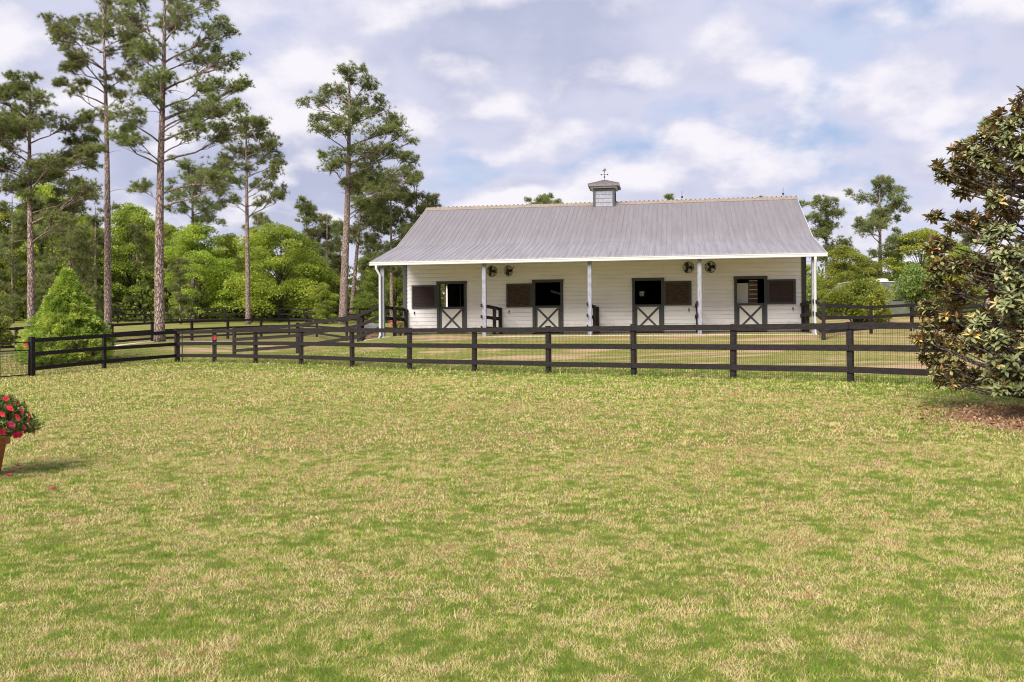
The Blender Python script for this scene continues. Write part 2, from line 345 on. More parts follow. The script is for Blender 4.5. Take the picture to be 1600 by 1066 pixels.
def turfmat():
    m = bpy.data.materials.new('turf'); m.use_nodes = True; nt = m.node_tree; b = nt.nodes['Principled BSDF']; b.inputs['Roughness'].default_value = .95; b.inputs['Specular IOR Level'].default_value = .1
    f, pos, s, fl, mid, fine = turf_color(nt)
    c = ramp(nt, f, (.46, (.34, .255, .12)), (.60, (.28, .24, .08)), (.72, (.17, .19, .04)), (.84, (.10, .16, .02)))
    # bare pink sand in the paddock before the barn
    mp = nd(nt, 'ShaderNodeMapping'); mp.inputs['Scale'].default_value = (.22, .75, 0); lk(nt, pos, mp.inputs[0])
    sn = noise(nt, mp.outputs[0], 1.0, 5, .6)
    pad = math_(nt, 'MULTIPLY', smooth(nt, fl, 1.0, 4.5), smooth(nt, s.outputs[1], 75, 50))
    bare = math_(nt, 'MULTIPLY', smooth(nt, math_(nt, 'ADD', sn, math_(nt, 'MULTIPLY', pad, .06)), .56, .66), pad)
    c = mixc(nt, math_(nt, 'MULTIPLY', bare, .85), c, mixc(nt, fine, (.50, .30, .20), (.42, .31, .20)))
    exd = math_(nt, 'SUBTRACT', math_(nt, 'ABSOLUTE', s.outputs[0]), math_(nt, 'MULTIPLY', math_(nt, 'MAXIMUM', s.outputs[1], 1.0), .585))
    c = mixc(nt, math_(nt, 'MULTIPLY', math_(nt, 'MULTIPLY', smooth(nt, fl, 1.5, -.5), .75), smooth(nt, exd, 6, 1)), c, mixc(nt, fine, (.165, .14, .055), (.115, .12, .03)))  # brown thatch under the blades, its colour deepened for shade in the gaps
    far = smooth(nt, s.outputs[1], 55, 90)
    c = mixc(nt, math_(nt, 'MULTIPLY', far, .5), c, (.16, .19, .04))
    fn = noise(nt, pos, 38, 3, .7); c = mixc(nt, 1.0, c, ramp(nt, fn, (.3, .62), (.7, 1.28)), 'MULTIPLY')
    lk(nt, c, b.inputs['Base Color'])
    bn = nd(nt, 'ShaderNodeBump', Strength=.6, Distance=.05); lk(nt, fn, bn.inputs['Height']); lk(nt, bn.outputs[0], b.inputs['Normal'])
    return m
def blademat():
    m = bpy.data.materials.new('grass_blade'); m.use_nodes = True; nt = m.node_tree; b = nt.nodes['Principled BSDF']; out = nt.nodes['Material Output']
    b.inputs['Roughness'].default_value = .6; b.inputs['Specular IOR Level'].default_value = .2
    a = nd(nt, 'ShaderNodeAttribute', _attribute_name='rnd')
    f = turf_color(nt, a.outputs['Fac'])[0]
    c = ramp(nt, f, (.30, (.40, .22, .09)), (.43, (.66, .56, .31)), (.56, (.54, .49, .17)), (.655, (.30, .37, .05)), (.84, (.12, .23, .015)))
    lk(nt, c, b.inputs['Base Color'])
    t = nd(nt, 'ShaderNodeBsdfTranslucent'); lk(nt, c, t.inputs[0]); mx = nd(nt, 'ShaderNodeMixShader'); mx.inputs[0].default_value = .25
    lk(nt, b.outputs[0], mx.inputs[1]); lk(nt, t.outputs[0], mx.inputs[2]); lk(nt, mx.outputs[0], out.inputs[0])
    return m
M['turf'] = turfmat(); M['blade'] = blademat()
M['gravel'] = mat('pale_gravel', (.60, .50, .43), .95, var=.15, scale=4, bump=.3, bscale=60)
M['mulch'] = mat('leaf_mulch', (.17, .095, .055), .95, var=.5, scale=7, bump=.5, col2=(.30, .20, .10))
M['mulchbit'] = leafmat('mulch_bits', [(0, (.10, .05, .03)), (.6, (.26, .15, .08)), (1, (.48, .34, .19))], 0, .9)

# ------------------------------------------------------------------ ground
def axis(lo, hi, fine_lo, fine_hi, st_, grow=1.13):
    a = list(np.arange(fine_lo, fine_hi+1e-6, st_)); d = st_
    while a[-1] < hi: d *= grow; a.append(a[-1]+d)
    d = st_
    while a[0] > lo: d *= grow; a.insert(0, a[0]-d)
    return np.array(a)
gx = axis(-900, 900, -30, 24, .6); gy = axis(-300, 1500, -2, 70, .6)
GX, GY = np.meshgrid(gx, gy); GZ = gz(GX, GY)
me = bpy.data.meshes.new('ground'); nx, ny = len(gx), len(gy)
idx = np.arange(nx*ny).reshape(ny, nx)
q = np.stack([idx[:-1, :-1], idx[:-1, 1:], idx[1:, 1:], idx[1:, :-1]], -1).reshape(-1, 4)
me.from_pydata(np.stack([GX.ravel(), GY.ravel(), GZ.ravel()], 1).tolist(), [], q.tolist()); me.materials.append(M['turf'])
me.polygons.foreach_set('use_smooth', [True]*len(q)); me.update()
go = bpy.data.objects.new('ground', me); C.objects.link(go); tag(go, kind='structure')
def ggrid(x, y):  # height of the meshed ground
    i = np.clip(np.searchsorted(gx, x)-1, 0, nx-2); j = np.clip(np.searchsorted(gy, y)-1, 0, ny-2)
    u = (x-gx[i])/(gx[i+1]-gx[i]); v = (y-gy[j])/(gy[j+1]-gy[j])
    return (GZ[j, i]*(1-u)+GZ[j, i+1]*u)*(1-v)+(GZ[j+1, i]*(1-u)+GZ[j+1, i+1]*u)*v

def sheet(name, line, widths, m, lift=.03, step=.5):
    mb = MB(); pts = [Vector((*p, 0)) for p in line]; rows = []
    for i in range(len(pts)-1):
        n = max(1, int((pts[i+1]-pts[i]).length/step))
        for k in range(n + (i == len(pts)-2)):
            t = k/n; rows.append((pts[i].lerp(pts[i+1], t), widths[i]*(1-t)+widths[i+1]*t, (pts[i+1]-pts[i]).normalized()))
    vs = []; fs = []; K = 9; rng = random.Random(3)
    for i, (p, wd, d) in enumerate(rows):
        s_ = Vector((-d.y, d.x, 0)); j1, j2 = rng.uniform(-.12, .12), rng.uniform(-.12, .12)
        for k in range(K):
            t = k/(K-1)-.5; qv = p + s_*(wd*t + (j1 if k == 0 else j2 if k == K-1 else 0))
            vs.append((qv.x, qv.y, float(ggrid(np.array([qv.x]), np.array([qv.y]))[0]) + (lift if 0 < k < K-1 else -.02)))
    for i in range(len(rows)-1):
        for k in range(K-1): fs.append((i*K+k, i*K+k+1, (i+1)*K+k+1, (i+1)*K+k))
    mb.add(vs, fs); return tag(mb.build(name, m, None, True), kind='structure')
a, b_, c_ = px2w(-260, 590, 46), px2w(30, 566, 46.5), px2w(130, 562, 47)
d_, e_ = px2w(230, 556, 50), px2w(420, 548, 52)
sheet('driveway', [(a.x, a.y), (b_.x, b_.y), (c_.x, c_.y), (d_.x, d_.y), (e_.x, e_.y+1)], [3.2, 3.0, 2.6, 1.8, .5], M['gravel'])

# ------------------------------------------------------------------ fences
def rail_seg(mb, p, q, z0, z1, off, w=.045):
    d = (q-p); d.z = 0; d.normalize(); n = Vector((d.y, -d.x, 0))*off
    for sgn in (0,):
        a = p+n; b = q+n; s = Vector((d.y, -d.x, 0))*(w/2)
        vs = [a-s+Vector((0, 0, z0)), a+s+Vector((0, 0, z0)), a+s+Vector((0, 0, z1)), a-s+Vector((0, 0, z1)),
              b-s+Vector((0, 0, z0)), b+s+Vector((0, 0, z0)), b+s+Vector((0, 0, z1)), b-s+Vector((0, 0, z1))]
        mb.add(vs, [(0, 1, 2, 3), (7, 6, 5, 4), (0, 4, 5, 1), (1, 5, 6, 2), (2, 6, 7, 3), (3, 7, 4, 0)])
RZ = [(.21, .35), (.715, .86), (1.215, 1.36)]
def fence(name, pts, label, group=None, posts=True, wire=True, rails=RZ, off=.085, H=1.38, pw=.13, big=(), cat='fence', seed=1, skip=()):
    """pts: list of Vectors on the ground, one per post; rails run from post to post on the camera side"""
    rng = random.Random(seed); o0 = pts[0]; root = empty(name, o0, label=label, cat=cat, group=group); P = [p-o0 for p in pts]
    for i, p in enumerate(P):
        if i in skip: continue
        s = (pw*1.35 if i in big else pw)/2; mb = MB(); d = (P[min(i+1, len(P)-1)]-P[max(i-1, 0)]); an = math.atan2(d.y, d.x)
        MM = Matrix.Translation(p) @ Matrix.Rotation(an, 4, 'Z') @ Matrix.Rotation(rng.uniform(-.012, .012), 4, 'Y')
        mb.box(-s, s, -s, s, -.25, H+rng.uniform(-.015, .02) + (.06 if i in big else 0), M=MM)
        mb.build('fence_post', M['fence'], root, bevel=.008)
    for i in range(len(P)-1):
        for (a, b) in rails:
            mb = MB(); j = rng.uniform(-.012, .012), rng.uniform(-.012, .012)
            p, q_ = P[i]+Vector((0, 0, j[0])), P[i+1]+Vector((0, 0, j[1])); d = (q_-p)*(.004/max(.01, (q_-p).length))
            rail_seg(mb, p+d, q_-d, a, b, off, .04+.004*(i % 2)); mb.build('rail', M['fence'], root)
    if wire:
        for i in range(len(P)-1):
            mb = MB(); p, q_ = P[i], P[i+1]; d = q_-p; Lh = math.hypot(d.x, d.y); n = int(Lh/.0508); t = .0036
            nrm = Vector((d.y, -d.x, 0)).normalized()*(off-.035); dd = Vector((d.x, d.y, 0)).normalized()
            for k in range(n+1):
                c = p+d*(k/n)+nrm; mb.add([c-dd*t+Vector((0, 0, .02)), c+dd*t+Vector((0, 0, .02)), c+nrm*.06+Vector((0, 0, .02)),
                                          c-dd*t+Vector((0, 0, 1.24)), c+dd*t+Vector((0, 0, 1.24)), c+nrm*.06+Vector((0, 0, 1.24))],
                                         [(0, 1, 4, 3), (1, 2, 5, 4), (2, 0, 3, 5)])
            for k in range(13):
                z = .03+k*.1; mb.bar(p+nrm+Vector((0, 0, z)), q_+nrm+Vector((0, 0, z)), .004, .004)
            mb.build('wire_mesh', M['wire'], root)
    return root
def gp(x, y): return Vector((x, y, g1(x, y)))
# near paddock fence: corner at far left, runs towards the camera to the right
A0, A1 = px2w(277, 565, 41.2), px2w(1329, 597, 21.7); dv = (A1-A0)/10
near_pts = [gp(A0.x+dv.x*i, A0.y+dv.y*i) for i in range(0, 15)]
fence('paddock_fence', near_pts, 'long black three board fence with wire mesh crossing in front of the barn', big=(0,))
for i, nm in ((0.10, 0), (0.98, 1), (2.94, 2)):
    p = near_pts[int(i)].lerp(near_pts[int(i)+1], i-int(i)); q_ = gp(p.x+.12, p.y-.16)
    mb = MB(); mb.tube([q_+Vector((0, 0, -.2)), q_+Vector((0, 0, 1.32))], .022, 6)
    tag(mb.build('steel_stake', M['iron']), ['thin dark steel stake against the thick corner post of the long fence', 'thin dark steel stake with a red flower tied on it', 'thin dark steel stake beside the fence post below the left eave of the barn'][nm], 'stake', 'steel stakes along the paddock fence')
lp = [px2w(50, 588, 34.2), px2w(163, 575.5, 37.4), px2w(277, 565, 41.2)]
lp = [gp(p.x, p.y) for p in lp]; lp[2] = near_pts[0]-(near_pts[0]-lp[1]).normalized()*.16
fence('side_fence', lp, 'black three board fence in front of the cone shaped evergreen, from gate to corner post', big=(0,), seed=4, skip=(2,))
# metal walk gate at the left edge
def gate():
    p = lp[0]; hinge = p + (p-lp[1]).normalized()*.14; end = hinge + (p-lp[1]).normalized()*2.4; end.z = g1(end.x, end.y)
    root = empty('metal_gate', hinge, label='black tubular metal gate with wire mesh infill at the left edge', cat='gate')
    e = end-hinge; up = Vector((0, 0, 1)); mb = MB()
    for z in (.06, .95, 1.24): mb.tube([up*z, e+up*z], .022, 8)
    mb.tube([up*.05, up*1.25], .026, 8); mb.tube([e+up*.05, e+up*1.25], .026, 8); mb.tube([e*.5+up*.05, e*.5+up*1.25], .018, 8)
    mb.build('gate_frame', M['iron'], root, True)
    mb = MB(); n = 46
    for k in range(1, n): mb.bar(e*(k/n)+up*.07, e*(k/n)+up*.94, .006, .006)
    for k in range(1, 9): mb.bar(up*(.06+k*.1), e+up*(.06+k*.1), .005, .005)
    mb.build('gate_mesh', M['wire'], root)
gate()
def deco(loc, label):
    root = empty('flower_decoration', loc, label=label, cat='decoration', group='red flowers tied to the fence'); root.scale = (.62,)*3; rng = np.random.default_rng(5)
    mb = MB()
    for k in range(9):
        a = k*2.4; c = Vector((math.cos(a)*.05, -.03, math.sin(a)*.06)); n = Vector((math.cos(a), -.6, math.sin(a))).normalized()
        t = n.cross(Vector((0, 1, 0))).normalized()*.045; mb.add([c, c+n*.04+t, c+n*.09, c+n*.04-t], [(0, 1, 2, 3)])
    mb.lathe([(.0, 0), (.05, .02), (.06, .06), (.03, .1), (0, .12)], 8, (0, -.02, -.06)); mb.build('bloom', M['red'], root)
    mb = MB()
    for k in range(6):
        a = .5+k*.4; n = Vector((math.cos(a), -.1, math.sin(a))); t = Vector((-n.z, 0, n.x))*.03
        mb.add([n*.05, n*.13+t, n*.21, n*.13-t], [(0, 1, 2, 3)])
    mb.build('leaf', M['azalea'], root)
p = lp[0]; deco(p+Vector((-.17, -.1, 1.12)), 'red flower decoration with green leaves tied to the gate post')
p = near_pts[0].lerp(near_pts[1], .98); deco(gp(p.x+.12, p.y-.16)+Vector((0, -.04, 1.02)), 'red flower decoration tied to a thin stake of the long fence')
# cross fence from the long fence up to the porch
porch_l = barn_w(-.12, -3.72, -.15)
cpts = [px2w(366, 559, 43.9), px2w(465, 552.5, 43), px2w(566, 537, 42)]; cpts = [gp(p.x, p.y) for p in cpts]+[porch_l]
rails_c = [(.25, .39), (.74, .88), (1.2, 1.34)]
fence('cross_fence', cpts, 'black board fence rising from the long fence to the left porch post', wire=False, rails=rails_c, seed=5, skip=(3,))
# far fences
ep = [(-90, 566, 48), (26, 551, 52.4), (100, 546, 55), (175, 542, 57.7), (238, 537, 61), (300, 532.6, 63.9), (356, 529, 67), (408, 526, 70), (452, 525, 72), (495, 524, 71), (542, 534, 57), (560, 536, 47.5)]
fence('far_fence', [gp(p.x, p.y) for p in (px2w(*a) for a in ep)], 'black three board fence passing behind the two tallest pine trunks', wire=False, seed=6, pw=.15)
fpx = [(100+i*42, 90-abs(i-6)*.4) for i in range(13)]
fence('boundary_fence', [gp((x-800)/F*y, y) for x, y in fpx], 'farthest black board fence along the foot of the left woods', wire=False, seed=7, pw=.15)
rp = [barn_w(BL+.14, -3.72, -.15), px2w(1287, 532, 34.8)]; rp[1] = gp(rp[1].x, rp[1].y)
fence('ramp_fence', rp, 'short black fence sloping from the right porch post to a free post', wire=False, seed=8, skip=(0,), rails=rails_c)
rq = [rp[1], *(gp(p.x, p.y) for p in (px2w(1361, 523, 43.9), px2w(1425, 520, 46), px2w(1490, 518, 48), px2w(1550, 517, 50), px2w(1610, 516, 52)))]
fence('right_fence', rq, 'black board fence in front of the round bush to the right of the barn', wire=False, seed=9, skip=(0,), rails=rails_c)
rq = [gp((x-800)/F*75, 75) for x in (1290, 1340, 1390, 1440, 1490, 1540)]
fence('rear_fence', rq, 'distant black fence behind the bushes right of the barn', wire=False, seed=10)

# ------------------------------------------------------------------ barn
barn = empty('horse_barn', barn_w(0, 0), TH, label='long cream sided stable with grey metal roof, open porch and four stall doors', cat='barn')
D_ = 10.56; WH = 4.0
doorsu = [2.1345, 6.5918, 11.0807, 15.5078]; DW = .70; DH = 2.40
def board_wall(name, L, openings, flip=None, z1=4.0, gable=None):
    mb = MB(); e = .185; z = 0; r = 0
    while z < z1:
        zt = min(z+e-.005, z1+.01); spans = [(0, L)]
        for (a, b, c, d) in openings:
            if z+.02 < d and z+e-.02 > c:
                ns = []
                for s0, s1 in spans:
                    if b <= s0 or a >= s1: ns.append((s0, s1)); continue
                    if a > s0: ns.append((s0, a))
                    if b < s1: ns.append((b, s1))
                spans = ns
        for s0, s1 in spans:
            mb.add([(s0, -.028, z), (s1, -.028, z), (s1, -.004, zt), (s0, -.004, zt), (s0, .03, z), (s1, .03, z), (s1, .03, zt), (s0, .03, zt)],
                   [(0, 1, 2, 3), (5, 4, 7, 6), (0, 4, 5, 1), (3, 2, 6, 7), (0, 3, 7, 4), (1, 5, 6, 2)])
        z += e; r += 1
    return mb
ops = [(u-DW+.05, u+DW-.05, .0, DH-.06) for u in doorsu]
mb = board_wall('front', BL, ops); front = mb.build('front_wall', M['siding'], barn)
# side and rear walls with gables
zr, zb_ = 6.40, 3.95
for xs, nm in ((0, 'l'), (BL, 'r')):
    mb = MB(); x0, x1 = (xs, xs+.12) if xs == 0 else (xs-.12, xs)
    if xs == 0: mb.box(x0, x1, .035, 5.85, 0, zb_-.001); mb.box(x0, x1, 7.35, D_, 0, zb_-.001); mb.box(x0, x1, 5.85, 7.35, 0, 1.3); mb.box(x0, x1, 5.85, 7.35, 2.7, zb_-.001)
    pr = [(.035, 0), (D_, 0), (D_, zb_), (D_/2, zr), (.035, zb_)] if xs else [(.035, zb_-.001), (D_/2, zb_-.001), (D_, zb_-.001), (D_/2, zr), (.036, zb_)]
    vs = [(x, y, z) for x in (x0, x1) for y, z in pr]; mb.add(vs, [(0, 1, 2, 3, 4), (9, 8, 7, 6, 5)]+[(i, i+5, (i+1) % 5+5, (i+1) % 5) for i in range(5)])
    mb.build('side_wall', M['siding'], barn)
# rear wall with an opening seen through the first stall door
def ray_u(px, yloc):
    t = (px-800)/F  # X = t*Y ; world X = BX+u ct - y st ; Y = BY+u st + y ct
    return (t*(BY+yloc*ct) - BX + yloc*st)/(ct - t*st)
uo0, uo1 = ray_u(684, D_), ray_u(694.5, D_)
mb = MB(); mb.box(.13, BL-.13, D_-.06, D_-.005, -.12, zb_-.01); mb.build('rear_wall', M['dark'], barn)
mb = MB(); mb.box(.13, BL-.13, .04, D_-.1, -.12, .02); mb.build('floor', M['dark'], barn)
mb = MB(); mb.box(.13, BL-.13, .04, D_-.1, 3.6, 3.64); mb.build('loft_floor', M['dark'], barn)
for u in (4.41, 8.83, 13.24):
    mb = MB()
    for k in range(12): mb.box(u-.02, u+.02, .06, 4.2, .03+k*.2, .22+k*.2)
    mb.build('stall_partition', M['plank'], barn)
mb = MB(); mb.box(ray_u(695, 6.6), ray_u(697, 6.6), 6.6, 6.68, .9, 2.7); mb.box(ray_u(716, 6), ray_u(717.5, 6), 6, 6.05, .9, 2.7); mb.build('stable_post', M['timber'], barn)
# pale tack room panel and slatted rack behind the fourth door
mb = MB(); mb.box(ray_u(1150, .5), ray_u(1169.5, .5), .5, .53, .03, 2.13); mb.build('inner_panel', M['cream'], barn)
mb = MB()
for k in range(11): mb.box(ray_u(1170, .5), ray_u(1184, .5), .49+.0, .52, .06+k*.2, .22+k*.2)
mb.build('slatted_panel', M['timber'], barn)
mb = MB()
for k in range(11): mb.box(ray_u(1171, .5), ray_u(1184, .5), .495, .515, .225+k*.2, .255+k*.2)
mb.build('slat_gap', M['cream'], barn)
mb = MB(); mb.bar((ray_u(861, 1.2), 1.2, 1.95), (ray_u(877, 1.2), 1.25, 1.8), .04, .09); mb.build('feed_shelf', M['tubgrey'], barn)
bu = ray_u(1003, .55); bk = empty('feed_bucket', barn_w(bu, .55, 1.62), TH, label='pale round bucket hanging inside the third stall doorway from the left', cat='bucket')
mb = MB(); mb.lathe([(.10, 0), (.13, .2), (.14, .205), (.125, .205), (.10, .03)], 16); mb.build('bucket_body', M['white'], bk, True); mb = MB(); mb.tube([(-.13, 0, .2), (-.1, 0, .3), (0, 0, .36), (.1, 0, .3), (.13, 0, .2)], .006, 5); mb.tube([(0, 0, .35), (0, 0, .9)], .005, 4); mb.build('handle', M['iron'], bk)
# base boards, corner trim
mb = MB(); xs = [0]+[v for u in doorsu for v in (u-DW, u+DW)]+[BL]
for i in range(0, len(xs), 2): mb.box(xs[i], xs[i+1], -.055, -.041, -.16, .03)
mb.build('base_board', M['trim'], barn)
for x0, x1 in ((-.20, .0), (BL, BL+.20)):
    mb = MB(); mb.box(x0, x1, -.05, .14, -.15, 3.98); mb.build('corner_trim', M['trim'], barn)
mb = MB(); mb.box(-.05, BL+.05, -3.85, -.06, -.6, -.16); mb.box(-.02, BL+.02, -.058, D_, -.6, -.13)
mb.build('foundation', M['stone'], barn)
# Dutch doors
def dutch(u, side):
    x0, x1 = u-DW, u+DW; t = .125; mb = MB()
    mb.box(x0, x0+t, -.075, .05, .0, DH-t); mb.box(x1-t, x1, -.075, .05, .0, DH-t); mb.box(x0-.02, x1+.02, -.082, .05, DH-t, DH)
    door = mb.build('stall_door', M['trim'], barn)
    a, b = x0+t+.01, x1-t-.01; mb = MB(); mb.box(a+.09, b-.09, -.03, 0, .12, 1.12); mb.build('door_panel', M['cream'], door)
    mb = MB(); mb.box(a, a+.09, -.05, .01, .02, 1.22); mb.box(b-.09, b, -.05, .01, .02, 1.22); mb.box(a+.09, b-.09, -.05, .01, 1.12, 1.22); mb.box(a+.09, b-.09, -.05, .01, .02, .12)
    mb.build('leaf_frame', M['trim'], door)
    mb = MB(); mb.bar((a+.1, -.042, .13), (b-.1, -.042, 1.11), .02, .085, (0, 1, 0)); mb.v = [(x, y, z) for x, y, z in mb.v]
    mb = MB()
    for k, (p, q_) in enumerate((((a+.1, -.040, .15), (b-.1, -.040, 1.09)), ((a+.1, -.044, 1.09), (b-.1, -.044, .15)))):
        p, q_ = Vector(p), Vector(q_); d = (q_-p).normalized(); s = Vector((-d.z, 0, d.x))*.043; yv = Vector((0, .01, 0))
        vs = [p-s-yv, p+s-yv, q_+s-yv, q_-s-yv, p-s+yv, p+s+yv, q_+s+yv, q_-s+yv]
        mb.add(vs, [(0, 1, 2, 3), (7, 6, 5, 4), (0, 4, 5, 1), (1, 5, 6, 2), (2, 6, 7, 3), (3, 7, 4, 0)])
    mb.build('cross_brace', M['trim'], door)
    mb = MB(); hx = b-.03 if side < 0 else a+.03; mb.box(hx-.03, hx+.03, -.075, -.052, 1.0, 1.03); mb.box(hx-.012, hx+.012, -.085, -.05, .96, 1.06); mb.build('latch', M['iron'], door)
    mb = MB(); hh_ = x0+.06 if side > 0 else x1-.06
    for zh in (.3, .95, 1.5, 2.1): mb.box(hh_-.05, hh_+.05, -.084, -.074, zh-.02, zh+.02)
    mb.build('hinges', M['iron'], door)
    # plank shutter beside the door
    w = 1.2; s0, s1 = (x0-w, x0-.004) if side < 0 else (x1+.004, x1+w); z0, z1 = 1.16, 2.24; f = .085
    mb = MB(); mb.box(s0, s1, -.085, -.03, z0, z0+f); mb.box(s0, s1, -.085, -.03, z1-f, z1); mb.box(s0, s0+f, -.085, -.03, z0+f, z1-f); mb.box(s1-f*1.2, s1, -.085, -.03, z0+f, z1-f)
    sh = mb.build('shutter', M['trim'], barn); mb = MB(); n = 6; hh = (z1-z0-2*f)/n
    for k in range(n): mb.box(s0+f, s1-f*1.2, -.055-.006*(k % 2), -.03, z0+f+k*hh+.014, z0+f+(k+1)*hh-.004)
    mb.box(s0+f, s1-f*1.2, -.04, -.028, z0+f, z1-f)
    pnl = mb.build('plank_panel', M['plank'] if side*0+abs(u-9) > 4 else M['plank_hay'], sh)
    hxx = s0+.12 if side < 0 else s1-.12
    mb = MB(); mb.tube([(hxx, -.03, .98), (hxx, -.07, .97), (hxx, -.08, .9), (hxx, -.06, .86)], .014, 6); mb.box(hxx-.03, hxx+.03, -.04, -.02, .94, 1.02); mb.build('tie_ring', M['iron'], barn)
for u, s in zip(doorsu, (-1, -1, 1, 1)): dutch(u, s)
# porch posts
for i in range(5):
    u = BL*i/4; u = min(max(u, .0), BL); mb = MB(); mb.box(u-.08, u+.08, -3.80, -3.64, -.55, 3.03); mb.build('porch_post', M['post'], barn, bevel=.006)
mb = MB(); mb.box(-.3, BL+.3, -3.83, -3.61, 3.0, 3.06); mb.box(-.35, BL+.35, -3.79, -3.65, 2.90, 2.998); mb.build('porch_beam', M['white'], barn)
# roof
OH = .467; ez, ey = 3.02, -3.96; kz = 4.08
ry, rz_ = D_/2, 6.547
def slab(pa, pb, x0, x1, t=.05):
    (ya, za), (yb, zb2) = pa, pb; return [(x0, ya, za), (x1, ya, za), (x1, yb, zb2), (x0, yb, zb2), (x0, ya, za-t), (x1, ya, za-t), (x1, yb, zb2-t), (x0, yb, zb2-t)]
BF = [(0, 1, 2, 3), (7, 6, 5, 4), (0, 4, 5, 1), (1, 5, 6, 2), (2, 6, 7, 3), (3, 7, 4, 0)]
roof_parts = [((ey, ez), (0, kz), 'porch_roof'), ((0, kz), (ry, rz_), 'main_roof'), ((D_+.5, kz-.24), (ry, rz_), 'rear_roof')]
for pa, pb, nm in roof_parts:
    mb = MB(); off = .0 if nm != 'porch_roof' else -.0
    mb.add(slab(pa, pb, -OH, BL+OH), BF)
    d = Vector((0, pb[0]-pa[0], pb[1]-pa[1])); n = Vector((0, -d.z, d.y)).normalized()
    if n.z < 0: n = -n
    x = -OH+.02; lift = .014
    while x < BL+OH:
        A = Vector((x, *pa)); B2 = Vector((x, *pb)); A -= d.normalized()*(-.0); 
        vs = [A+Vector((-.022, 0, 0)), A+Vector((.022, 0, 0)), A+Vector((.010, 0, 0))+n*lift, A+Vector((-.010, 0, 0))+n*lift]
        vs += [v+d for v in vs]; mb.add(vs, [(0, 1, 2, 3), (7, 6, 5, 4), (0, 4, 5, 1), (1, 5, 6, 2), (3, 2, 6, 7), (0, 3, 7, 4)]); x += .2286
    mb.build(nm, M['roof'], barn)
mb = MB(); 
for sgn in (-1, 1):
    mb.add(slab((ry+sgn*.30, rz_-.141+.035), (ry, rz_+.035), -OH-.02, BL+OH+.02, .02), BF)
mb.tube([(-OH-.02, ry, rz_+.03), (BL+OH+.02, ry, rz_+.03)], .035, 8); 
x = -OH
rc = mb.build('ridge_cap', M['ridge'], barn)
mb = MB()
while x < BL+OH: mb.box(x, x+.07, ry-.04, ry+.04, rz_+.066, rz_+.085); x += .2286
mb.build('ridge_ribs', M['timber'], barn)
# fascia and gutter, rake boards, porch ceiling
mb = MB(); mb.box(-OH, BL+OH, ey-.10, ey-.005, 2.856, 2.985); mb.box(-OH, BL+OH, ey-.11, ey-.10, 2.95, 2.99); gut = mb.build('gutter', M['white'], barn)
mb = MB()
for x0, x1 in ((-OH-.03, -OH-.001), (BL+OH+.001, BL+OH+.03)):
    mb = MB()
    for pa, pb, nm in roof_parts: mb.add(slab((pa[0], pa[1]-.02), (pb[0], pb[1]-.02), x0, x1, .15), BF)
    mb.build('rake_board', M['white'], barn)
mb = MB(); mb.add(slab((ey+.02, ez-.09), (-.03, kz-.09), -OH+.03, BL+OH-.03, .02), BF); mb.build('porch_ceiling', M['siding'], barn)
# downspouts
for u, s in ((0, -1), (BL, 1)):
    x = u-.06*1 if s < 0 else u+.03; y = -3.90; mb = MB()
    pts = [(x-.13*(s < 0), ey-.05, 2.87), (x-.13*(s < 0), ey-.04, 2.72), (x, y, 2.45), (x, y, .15), (x, y, -.1), (x+.04*s, y-.12, -.27), (x+s*.5, y-.6, -.36)]
    mb.tube(pts, .055, 8); mb.build('downspout', M['white'], barn, True)
# cupola
cu = ray_u(946, ry); CW = .53; mb = MB(); zc0, zc1 = 6.0, 7.23
mb.box(cu-CW+.06, cu+CW-.06, ry-CW+.06, ry+CW-.06, zc0, zc1)
cup = mb.build('cupola', M['siding'], barn)
mb = MB()
for k in range(5):
    z = zc0+.13+k*.2
    mb.add([(cu-CW+.09, ry-CW+.035, z), (cu+CW-.09, ry-CW+.035, z), (cu+CW-.09, ry-CW+.055, z+.195), (cu-CW+.09, ry-CW+.055, z+.195), (cu-CW+.09, ry-CW+.06, z), (cu+CW-.09, ry-CW+.06, z), (cu+CW-.09, ry-CW+.06, z+.195), (cu-CW+.09, ry-CW+.06, z+.195)], BF)
mb.build('lap_board', M['post'], cup)
mb = MB()
for sx_ in (-1, 1):
    for sy in (-1, 1): mb.box(cu+sx_*(CW-.045)-.055, cu+sx_*(CW-.045)+.055, ry+sy*(CW-.045)-.055, ry+sy*(CW-.045)+.055, zc0, zc1-.1)
mb.box(cu-CW, cu+CW, ry-CW-.012, ry+CW+.012, zc1-.1, zc1+.0); mb.build('corner_board', M['trim'], cup)
mb = MB(); mb.box(cu-CW-.12, cu+CW+.12, ry-CW-.12, ry+CW+.12, zc1+.002, zc1+.07); mb.build('cornice', M['white'], cup)
mb = MB(); hw = CW+.24; z0 = zc1+.075; z1 = z0+.11; zt = z1+.30
vs = [(cu+a*hw, ry+b*hw, z) for z in (z0, z1) for a, b in ((-1, -1), (1, -1), (1, 1), (-1, 1))]+[(cu, ry, zt)]
mb.add(vs, [(3, 2, 1, 0), (0, 1, 5, 4), (1, 2, 6, 5), (2, 3, 7, 6), (3, 0, 4, 7), (4, 5, 8), (5, 6, 8), (6, 7, 8), (7, 4, 8)])
for k in range(4):
    c4 = Vector(vs[4+k]); mb.tube([c4, (cu, ry, zt)], .03, 6)
mb.build('cupola_roof', mat('cupola_metal', (.16, .135, .13), .5, metal=.3), cup)
